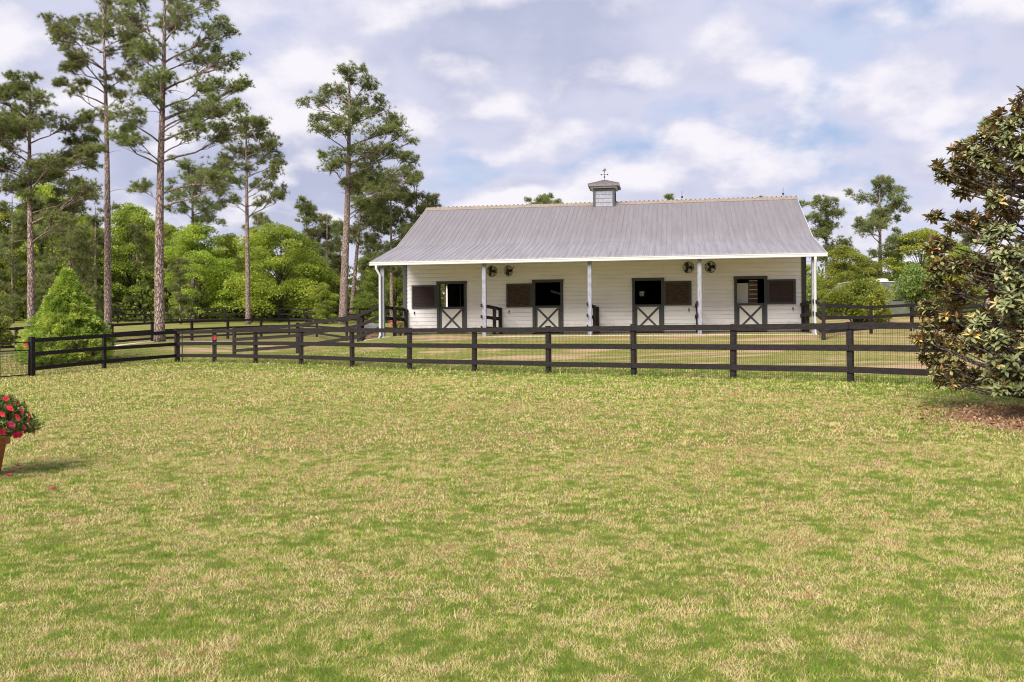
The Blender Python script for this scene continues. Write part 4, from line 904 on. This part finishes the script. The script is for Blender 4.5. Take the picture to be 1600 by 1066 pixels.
# magnolia at the right edge
def magnolia():
    rng = np.random.default_rng(12); rr = random.Random(12); Y = 14.3; sc = Y/F; px = 1618; x = (px-800)*sc; z = g1(x, Y); base = Vector((x, Y, z))
    root = empty('magnolia_tree', base, label='southern magnolia with glossy dark leaves and rust undersides at the right edge', cat='magnolia tree')
    P = [(1597, 168, 16, 20), (1566, 200, 22, 16), (1590, 215, 30, 26), (1538, 213, 20, 10), (1520, 235, 14, 10), (1483, 252, 13, 11), (1500, 268, 14, 10), (1550, 250, 28, 22), (1555, 280, 20, 14), (1585, 265, 34, 26), (1497, 325, 14, 8), (1520, 345, 16, 10), (1578, 318, 20, 16), (1590, 340, 30, 26),
         (1540, 365, 26, 16), (1505, 372, 20, 12), (1488, 385, 18, 14), (1486, 410, 11, 11), (1510, 410, 26, 16), (1550, 405, 30, 20), (1590, 405, 36, 26), (1500, 440, 20, 16), (1530, 450, 28, 18), (1575, 455, 36, 24), (1490, 480, 22, 15), (1520, 495, 30, 18), (1560, 505, 36, 22), (1474, 506, 14, 11), (1462, 528, 11, 10), (1478, 530, 18, 13), (1510, 535, 26, 16), (1550, 545, 32, 20), (1595, 540, 34, 26), (1500, 565, 20, 12), (1530, 578, 28, 14), (1570, 585, 32, 16), (1497, 590, 14, 9), (1597, 598, 30, 16), (1545, 605, 18, 8), (1505, 604, 10, 6)]
    P = [(px-(px-a)*.9, b, c, d) for a, b, c, d in P]
    P2 = [(2*px-a, b-6, c, d) for a, b, c, d in P if a < 1605]+[(px, 420, 30, 30), (px+10, 300, 30, 30), (px, 500, 30, 26), (px+12, 150, 20, 26)]
    br = MB(); tr = lambda t: Vector((.12*math.sin(t*4), .08*math.cos(t*5), 5.0*t)); br.tube([tr(i/8)-Vector((0, 0, .2 if i == 0 else 0)) for i in range(9)], [.12*(1-.1*i) for i in range(9)], 8)
    RC = []; RA = []; Rmax = 1.85
    for (qx, qy, rx, ry_) in P+P2:
        w_ = px2w(qx, qy, Y)-base; hx = abs(w_.x); hmax = Rmax*min(1, max(.35, (6.4-w_.z)/3.4)); dm = math.sqrt(max(.06, hmax**2-hx**2))
        for sgn in ((-1, 1) if hx < hmax*.93 else (rr.choice((-.6, .6)),)):
            dep = sgn*dm*rr.uniform(.5, .95); C0 = Vector((w_.x, dep, w_.z)); a = tr(min(.97, max(.06, (w_.z-.35*hx-.25)/5.0))); mid = a.lerp(C0, .55)+Vector((0, 0, -.06)); br.tube([a, mid, C0], [.026, .014, .007], 6, cap=False)
            rxm, rym = rx*sc*.92, ry_*sc*.92; n = int(8+100*rxm*(rym+rxm)); dirs = unit(rng, n)
            for d in dirs:
                p = C0+Vector(d*rng.uniform(.4, 1.05)*np.array([rxm, rxm, rym])); br.tube([mid.lerp(C0, .75), p], [.009, .005], 4, cap=False)
                o = Vector((w_.x*.5, dep*.5, .25)); ax = (Vector(d)*.35+o*.5+Vector((0, 0, .75))).normalized(); RC.append(p); RA.append(ax)
    br.build('trunk', M['bark'], root)
    # rosettes: every leaf a folded ellipse with a separate underside
    k = 9; n = len(RC); cen = np.repeat(np.array([tuple(v) for v in RC]), k, 0); ax = np.repeat(np.array([tuple(v) for v in RA]), k, 0); N = n*k
    ang = np.tile(np.arange(k)*2.4, n)+np.repeat(rng.uniform(0, 6.28, n), k); tmp = np.cross(ax, np.tile(np.array([[.3, .9, .2]]), (N, 1))); tmp /= np.linalg.norm(tmp, axis=1, keepdims=True); t2 = np.cross(ax, tmp)
    rdir = tmp*np.cos(ang)[:, None]+t2*np.sin(ang)[:, None]; open_ = np.tile(np.linspace(.55, 2.05, k), n)+rng.normal(0, .12, N)
    d = ax*np.cos(open_)[:, None]+rdir*np.sin(open_)[:, None]; side = np.cross(d, ax); side /= np.linalg.norm(side, axis=1, keepdims=True)+1e-9; nor = np.cross(side, d)
    L = rng.uniform(.085, .145, N)[:, None]; W = L*rng.uniform(.36, .44, N)[:, None]
    def pt(u, v, w_): return cen+d*L*u+side*W*v*.5+nor*L*w_
    top = [pt(0, 0, 0), pt(.28, .8, .02), pt(.6, .95, .0), pt(1, 0, -.12), pt(.6, -.95, .0), pt(.28, -.8, .02)]; m1, m2 = pt(.3, 0, -.035), pt(.65, 0, -.06)
    quad_ = [(top[0], top[1], top[1], m1)]
    faces = [(top[0], top[1], top[2], m1), (m1, top[2], top[3], m2), (m1, m2, top[3], top[4]), (top[0], m1, top[4], top[5])]
    Vt = np.stack([np.stack(f, 1) for f in faces], 1)                      # N,4faces,4,3
    off = (nor*.0022)[:, None, None, :]; Vu = Vt[:, :, ::-1]-off; V = np.stack([Vt+off, Vu], 1).reshape(-1, 3); nf = N*8
    rl = np.where(rng.uniform(0, 1, n) < .03, 1.0, rng.uniform(0, .85, n)); r_ = np.clip(np.repeat(rl, k)+rng.normal(0, .07, N), 0, 1)
    npmesh('crown', V, (nf, 4), None, root, np.repeat(r_, 32), mats=[M['magtop'], M['magund']], midx=np.tile([0]*4+[1]*4, N))
    return base
mag = magnolia()
# mulch under it
MX, MY = mag.x+.15, mag.y-.35
def in_mulch(x, y):
    a = np.arctan2(y-MY, x-MX); r_ = 1+.10*np.sin(a*3+1)+.08*np.sin(a*7)+.05*np.sin(a*13+2); return ((x-MX)/1.5)**2+((y-MY)/1.5)**2 < r_
mb = MB(); vs = []; fs = []; nr, na = 8, 48
for i in range(nr+1):
    for k in range(na):
        a = k*2*math.pi/na; rr_ = math.sqrt(1+.10*math.sin(a*3+1)+.08*math.sin(a*7)+.05*math.sin(a*13+2))*i/nr*1.02; X_, Y_ = MX+1.5*rr_*math.cos(a), MY+1.5*rr_*math.sin(a)
        vs.append((X_, Y_, float(ggrid(np.array([X_]), np.array([Y_]))[0])+(.02+.03*(1-(i/nr)**2) if i < nr else -.02)))
for i in range(nr):
    for k in range(na): fs.append((i*na+k, i*na+(k+1) % na, (i+1)*na+(k+1) % na, (i+1)*na+k))
mb.add(vs, fs); tag(mb.build('mulch_bed', M['mulch'], None, True), kind='structure')
rng = np.random.default_rng(15); n = 9000; a = rng.uniform(0, 6.28, n); r_ = np.sqrt(rng.uniform(0, 1, n))*2.15*rng.uniform(.85, 1.1, n); X_, Y_ = MX+r_*np.cos(a), MY+r_*np.sin(a); keep = in_mulch(X_, Y_) | (rng.uniform(0, 1, n) < .25); X_, Y_ = X_[keep], Y_[keep]
V, k = quads(np.stack([X_, Y_, ggrid(X_, Y_)+rng.uniform(.03, .07, len(X_))], 1), .07, .018, rng, bias=np.array([[0, 0, -.1]]), amt=.1); V[:, 2] = np.minimum(V[:, 2], np.repeat(ggrid(X_, Y_), 4)+.11)
tag(npmesh('leaf_litter', V, (k, 4), M['mulchbit'], None, np.repeat(rng.uniform(0, 1, k), 4)), 'brown leaf litter and pine straw under the magnolia', 'leaf litter', kind='stuff')
# single fallen leaves on the lawn before the magnolia
fr = random.Random(6)
for i, (px, py) in enumerate([(1418, 620), (1401, 622), (1445, 634), (1468, 612), (1436, 640), (1524, 655), (1440, 660), (1590, 672), (1507, 660), (1413, 638), (1480, 668), (1550, 668)]):
    Yg = 12.0
    for _ in range(12):
        w_ = px2w(px, py, Yg); gzv = g1(w_.x, Yg); Yg += (w_.z-gzv)/max(.02, (py-533)/F)*.8
    mb = MB(); L, W = .07, .028; a = fr.uniform(0, 6.28); MM = Matrix.Rotation(a, 4, 'Z') @ Matrix.Rotation(fr.uniform(-.4, .4), 4, 'X')
    vv = [(-L, 0, .0), (-L*.3, W, .012), (L*.4, W, .01), (L, 0, .02), (L*.4, -W, .01), (-L*.3, -W, .012), (0, 0, -.004)]; vv = [tuple(MM @ Vector(v)) for v in vv]
    mb.add(vv+[(x_, y_, z_+.003) for x_, y_, z_ in vv], [(0, 6, 1), (1, 6, 2), (2, 6, 3), (3, 6, 4), (4, 6, 5), (5, 6, 0), (8, 13, 7), (9, 13, 8), (10, 13, 9), (11, 13, 10), (12, 13, 11), (7, 13, 12)])
    o = mb.build('fallen_leaf', M['magund']); o.location = (w_.x, Yg, g1(w_.x, Yg)+.045); tag(o, 'curled brown leaf lying on the grass near the magnolia', 'leaf', 'fallen magnolia leaves')

# potted azalea at the left edge
PX, PY = px2w(-24, 700, 10.5).x, 10.5; pz = g1(PX, PY)
pot = empty('flower_pot', (PX, PY, pz), label='tapered terracotta pot on the lawn at the left edge', cat='flower pot')
mb = MB(); mb.lathe([(.15, 0), (.215, .37), (.225, .372)], 32); mb.build('pot_body', M['terracotta'], pot, True)
mb = MB(); mb.lathe([(.222, .36), (.25, .365), (.258, .39), (.250, .42), (.262, .43), (.268, .46), (.255, .475), (.235, .475), (.225, .44)], 32); mb.build('pot_rim', M['terracotta'], pot, True)
mb = MB(); mb.lathe([(.22, .43), (.15, .445), (.05, .45)], 24); mb.build('soil', M['soil'], pot)
az = empty('azalea_plant', (PX, PY, pz+.45), label='azalea with hot pink red blooms spilling over the terracotta pot', cat='flowering plant')
rng = np.random.default_rng(3); rr = random.Random(3); mb = MB(); n = 1500; d = unit(rng, n); d[:, 2] = np.abs(d[:, 2])*1.0-.12; lump = 1+.12*np.sin(np.arctan2(d[:, 1], d[:, 0])*5)+.1*np.sin(d[:, 2]*11)
cen = d*lump[:, None]*np.array([.49, .49, .40])*rng.uniform(.72, 1.02, n)[:, None]+np.array([0, 0, .07])
for i in range(0, n, 22): mb.tube([(0, 0, -.02), tuple(cen[i]*.5), tuple(cen[i])], [.008, .006, .003], 4, cap=False)
mb.build('stems', M['bark'], az)
V, m_ = quads(np.repeat(cen, 7, 0)+rng.normal(0, .008, (n*7, 3)), .042, .017, rng, bias=np.repeat(d, 7, 0)+np.array([0, 0, .3]), amt=.8); npmesh('foliage', V, (m_, 4), M['azalea'], az, np.repeat(rng.uniform(0, 1, m_), 4))
def bloom_mesh(seed):
    rr2 = random.Random(seed); vs = []; at = []
    for c in range(2):
        cx, cy, cz = rr2.uniform(-.025, .025), rr2.uniform(-.02, .02), rr2.uniform(-.02, .02)
        for k in range(6):
            a = k*math.pi/3+rr2.uniform(-.2, .2); L = .042; s = .022; dx, dz = math.cos(a), math.sin(a)
            vs += [(cx, cy, cz), (cx+dx*L*.6-dz*s, cy-.014, cz+dz*L*.6+dx*s), (cx+dx*L, cy-.006, cz+dz*L), (cx+dx*L*.6+dz*s, cy-.014, cz+dz*L*.6-dx*s)]; at += [rr2.random()]*4
    return vs, at
bms = []
for s in range(4):
    vs, at = bloom_mesh(s); o = npmesh('bloom', vs, (len(vs)//4, 4), M['bloom'], az, at); bms.append(o)
first = list(bms); gold = 2.39996; nb = 84
for i in range(nb):
    o = first.pop() if first else bms[i % 4].copy()
    if not o.users_collection: C.objects.link(o)
    o.parent = az; zz2 = 1-(i+.5)/nb*1.15; r_ = math.sqrt(max(0, 1-zz2*zz2)); a = i*gold
    dv_ = Vector((math.cos(a)*r_, math.sin(a)*r_, zz2)); o.location = (dv_.x*.50, dv_.y*.50, dv_.z*.42+.07)
    o.rotation_euler = (-dv_).to_track_quat('Y', 'Z').to_euler(); o.scale = (rr.uniform(.6, 1.05),)*3
# petals fallen on the lawn
for i, (px, py, lb) in enumerate([(27, 734, 'pink petal on the grass beside the pot'), (17, 750, 'pink petals in the grass just below the pot, leftmost of the fallen ones'), (80, 771, 'bright pink fallen bloom lying farthest from the pot')]):
    Yg = 9.5
    for _ in range(12): w_ = px2w(px, py, Yg); Yg += (w_.z-g1(w_.x, Yg))/((py-533)/F)*.8
    vs, at = bloom_mesh(20+i); o = npmesh('fallen_bloom', [(x, z, -y) for x, y, z in vs], (len(vs)//4, 4), M['bloom'], None, at); o.location = (w_.x, Yg, g1(w_.x, Yg)+.05); o.scale = (.9, .9, .9); tag(o, lb, 'petal', 'fallen pink blooms')

# stone planter box left, by the drive
sx0 = px2w(0, 557, 46); sp_ = empty('stone_planter', (sx0.x+.0, 44.5, g1(sx0.x, 44.5)), label='low pale stone planter box beyond the gate at the left edge', cat='planter')
mb = MB(); mb.box(-.75, .5, -.3, .3, -.05, .42); mb.build('box', M['stone'], sp_, bevel=.02); mb = MB(); mb.box(-.8, .55, -.35, .35, .425, .5); mb.build('coping', M['stone'], sp_, bevel=.015)
# garden cart left of the porch
cx_ = px2w(577, 500, 60); cz = px2w(577, 503, 52).z
def cart():
    X_ = (577-800)/F*50; root = empty('garden_cart', (X_, 50, g1(X_, 50)), .3, label='small grey garden cart with dark wheels seen between rails left of the porch', cat='cart'); mb = MB()
    a = [(-.55, -.32, .42), (.5, -.32, .42), (.5, .32, .42), (-.55, .32, .42), (-.7, -.42, .85), (.68, -.42, .85), (.68, .42, .85), (-.7, .42, .85)]
    mb.add(a, [(3, 2, 1, 0), (0, 1, 5, 4), (1, 2, 6, 5), (2, 3, 7, 6), (3, 0, 4, 7)]); mb.add([(x*.97, y*.96, z+.02) for x, y, z in a], [(0, 1, 2, 3), (4, 5, 1, 0), (5, 6, 2, 1), (6, 7, 3, 2), (7, 4, 0, 3)])
    mb.add([a[4], a[5], a[6], a[7]]+[(x*.93, y*.9, z) for x, y, z in a[4:]], [(0, 1, 5, 4), (1, 2, 6, 5), (2, 3, 7, 6), (3, 0, 4, 7)]); mb.build('tub', M['tubgrey'], root)
    for sx_ in (-.35, .35):
        for sy in (-.4, .4): mb = MB(); mb.lathe([(.06, -.04), (.17, -.045), (.2, -.02), (.2, .02), (.17, .045), (.06, .04)], 16, (sx_, sy, .2), M=Matrix.Rotation(R(90), 4, 'X')); mb.build('wheel', M['tyre'], root, True)
    mb = MB(); mb.bar((-.5, 0, .3), (.5, 0, .3), .3, .05); mb.bar((.35, -.38, .2), (.35, .38, .2), .03, .03); mb.bar((-.35, -.38, .2), (-.35, .38, .2), .03, .03); mb.tube([(-.55, 0, .3), (-1.0, 0, .5), (-1.15, 0, .9)], .018, 6); mb.bar((-1.15, -.15, .9), (-1.15, .15, .9), .03, .03); mb.build('chassis', M['iron'], root)
cart()
xb = (587-800)/F*47; tb = empty('timber_box', (xb, 47, g1(xb, 47)), label='low brown timber box lying beside the left porch corner', cat='wooden box'); mb = MB()
for k in range(2): mb.box(-.45, .45, -.3, -.26, .02+k*.16, .16+k*.16); mb.box(-.45, .45, .26, .3, .02+k*.16, .16+k*.16); mb.box(-.45, -.41, -.258, .258, .02+k*.16, .16+k*.16); mb.box(.41, .45, -.258, .258, .02+k*.16, .16+k*.16)
mb.build('side_boards', M['timber'], tb); mb = MB(); mb.box(-.47, .47, -.32, .32, .325, .35); mb.build('lid', M['timber'], tb)
# white travel trailer behind the bushes
def trailer():
    Y = 64; X_ = (1366-800)/F*Y; zt_ = px2w(1366, 443, Y).z; root = empty('travel_trailer', (X_, Y, g1(X_, Y)), -.04, label='white travel trailer mostly hidden behind the bushes right of the barn', cat='trailer'); h = zt_-g1(X_, Y); l = 2.55; z0 = h-2.35
    mb = MB(); pr = [(-l+.2, z0), (l-.1, z0), (l, z0+.4), (l-.05, h-.25), (l-.35, h), (-l+.45, h), (-l, h-.35), (-l, z0+.5)]
    n = len(pr); mb.add([(x, y, z) for y in (-1.1, 1.1) for x, z in pr], [tuple(range(n)), tuple(range(2*n-1, n-1, -1))]+[(i, i+n, (i+1) % n+n, (i+1) % n) for i in range(n)]); mb.build('body', mat('trailer_grey', (.10, .11, .09), .5), root, bevel=.03)
    mb = MB(); mb.box(-l+.4, l-.3, -1.14, 1.14, h+.002, h+.06); mb.build('roof_edge', M['white'], root, bevel=.02)
    mb = MB(); mb.lathe([(.42, 0), (.42, .14), (.34, .24), (0, .27)], 16, (.55, 0, h+.06)); mb.build('roof_air_conditioner', M['white'], root, True)
    for x in (-1.6, -.3, 1.2):
        mb = MB(); mb.box(x-.35, x+.35, -1.125, -1.105, h-1.25, h-.7); w_ = mb.build('window', M['iron'], root); mb = MB(); mb.box(x-.3, x+.3, -1.135, -1.127, h-1.2, h-.75); mb.build('pane', M['glass'], w_)
    for x in (-.45, .45):
        mb = MB(); mb.lathe([(.1, -.1), (.3, -.11), (.36, -.06), (.36, .06), (.3, .11), (.1, .1)], 20, (x, -.95, .36), M=Matrix.Rotation(R(90), 4, 'X')); mb.build('wheel', M['tyre'], root, True)
    mb = MB(); mb.bar((-l-1.2, 0, .5), (-l+.3, 0, .5), .1, .1); mb.box(-l+.3, l-.3, -.8, .8, .42, z0-.002 if z0 > .45 else .5); mb.build('chassis', M['iron'], root)
trailer()

# ------------------------------------------------------------------ lawn blades
def vn(x, y, sc_, seed):
    g_ = np.random.default_rng(seed).uniform(0, 1, (256, 256)); u, v = x/sc_, y/sc_; i, j = np.floor(u).astype(int), np.floor(v).astype(int); fu, fv = u-i, v-j
    fu = fu*fu*(3-2*fu); fv = fv*fv*(3-2*fv); h = lambda a, b: g_[(a*7+b*13) % 256, (b*5+a*3) % 256]
    return (h(i, j)*(1-fu)+h(i+1, j)*fu)*(1-fv)+(h(i, j+1)*(1-fu)+h(i+1, j+1)*fu)*fv
def lawn():
    rng = np.random.default_rng(1); PXs, PYs, H_, Wd, TL = [], [], [], [], []
    for (y0, y1, dn, h, w_) in ((2.2, 3.2, 5000, .027, .0026), (3.2, 5.5, 17000, .027, .0021), (5.5, 8, 9500, .029, .0028), (8, 12, 4400, .032, .0042), (12, 18, 1300, .038, .0075), (18, 27, 480, .05, .013), (27, 44, 150, .06, .02)):
        W_ = 1.3*y1+15; n0 = int((y1-y0)*W_*dn); y = rng.uniform(y0, y1, n0); x = rng.uniform(-.5, .5, n0)*W_; ex = np.abs(x)-(.585*y+.6); k = (ex < 0) | ((ex < 6.5) & (rng.uniform(0, 1, n0) < .42*np.clip(1-(ex-3.5)/3, 0, 1))); x, y = x[k], y[k]
        fl = y+.87*x-28.6; k = (~in_mulch(x, y) | (rng.uniform(0, 1, len(x)) < .12)) & (fl < 3.0) & ((x+5.8)**2+(y-10.5)**2 > .0); x, y = x[k], y[k]
        # clumping
        cl = vn(x, y, .13, 1)+vn(x, y, .34, 2)-1; hh = h*(1+.35*cl)*rng.uniform(.5, 1.25, len(x)); tall = rng.uniform(0, 1, len(x)) < .012; hh[tall] *= 1.8
        fl = y+.87*x-28.6; hh *= 1+1.1*np.exp(-(fl/.35)**2)
        PXs.append(x); PYs.append(y); H_.append(hh); Wd.append(np.full(len(x), w_))
    # taller straw tufts and low weed clumps scattered over the lawn
    nt_ = 1100; ty_ = rng.uniform(3.4, 15, nt_)**1.0; tx_ = rng.uniform(-.6, .6, nt_)*(ty_+1); kind = rng.uniform(0, 1, nt_); kk = 42
    bx = np.repeat(tx_, kk)+rng.normal(0, .035, nt_*kk); by = np.repeat(ty_, kk)+rng.normal(0, .035, nt_*kk); kd = np.repeat(kind, kk)
    PXs.append(bx); PYs.append(by); H_.append(np.where(kd < .6, .048, .028)*rng.uniform(.5, 1.25, nt_*kk)); Wd.append(np.maximum(.0022, .00045*by)*np.where(kd < .6, 1, 1.9)); n_tuft = nt_*kk
    x, y, h, w_ = map(np.concatenate, (PXs, PYs, H_, Wd)); n = len(x); z = ggrid(x, y)-.004; a = rng.uniform(0, 2*np.pi, n); ln = rng.uniform(.2, 1.9, n)
    b = rng.uniform(0, 2*np.pi, n); d = np.stack([np.cos(a)*ln, np.sin(a)*ln, np.ones(n)], 1); d /= np.linalg.norm(d, axis=1, keepdims=True); s = np.stack([np.cos(b), np.sin(b), np.zeros(n)], 1)*w_[:, None]
    p = np.stack([x, y, z], 1); V = np.stack([p-s, p+s, p+d*h[:, None]], 1).reshape(-1, 3)
    print('blades', n)
    cr = np.clip(rng.uniform(-.42, .42, n)+.47+1.0*(vn(x, y, .09, 5)-.5)+.7*(vn(x, y, .26, 6)-.5), 0, 1.15)
    cr[-n_tuft:] = np.clip(np.where(kd < .6, .12, 1.0)+rng.uniform(-.2, .2, n_tuft), -.2, 1.3)
    tag(npmesh('lawn_grass', V, (n, 3), M['blade'], None, np.repeat(cr, 3)), 'short dry and green lawn grass in front of the long fence', 'grass', kind='stuff')
lawn()
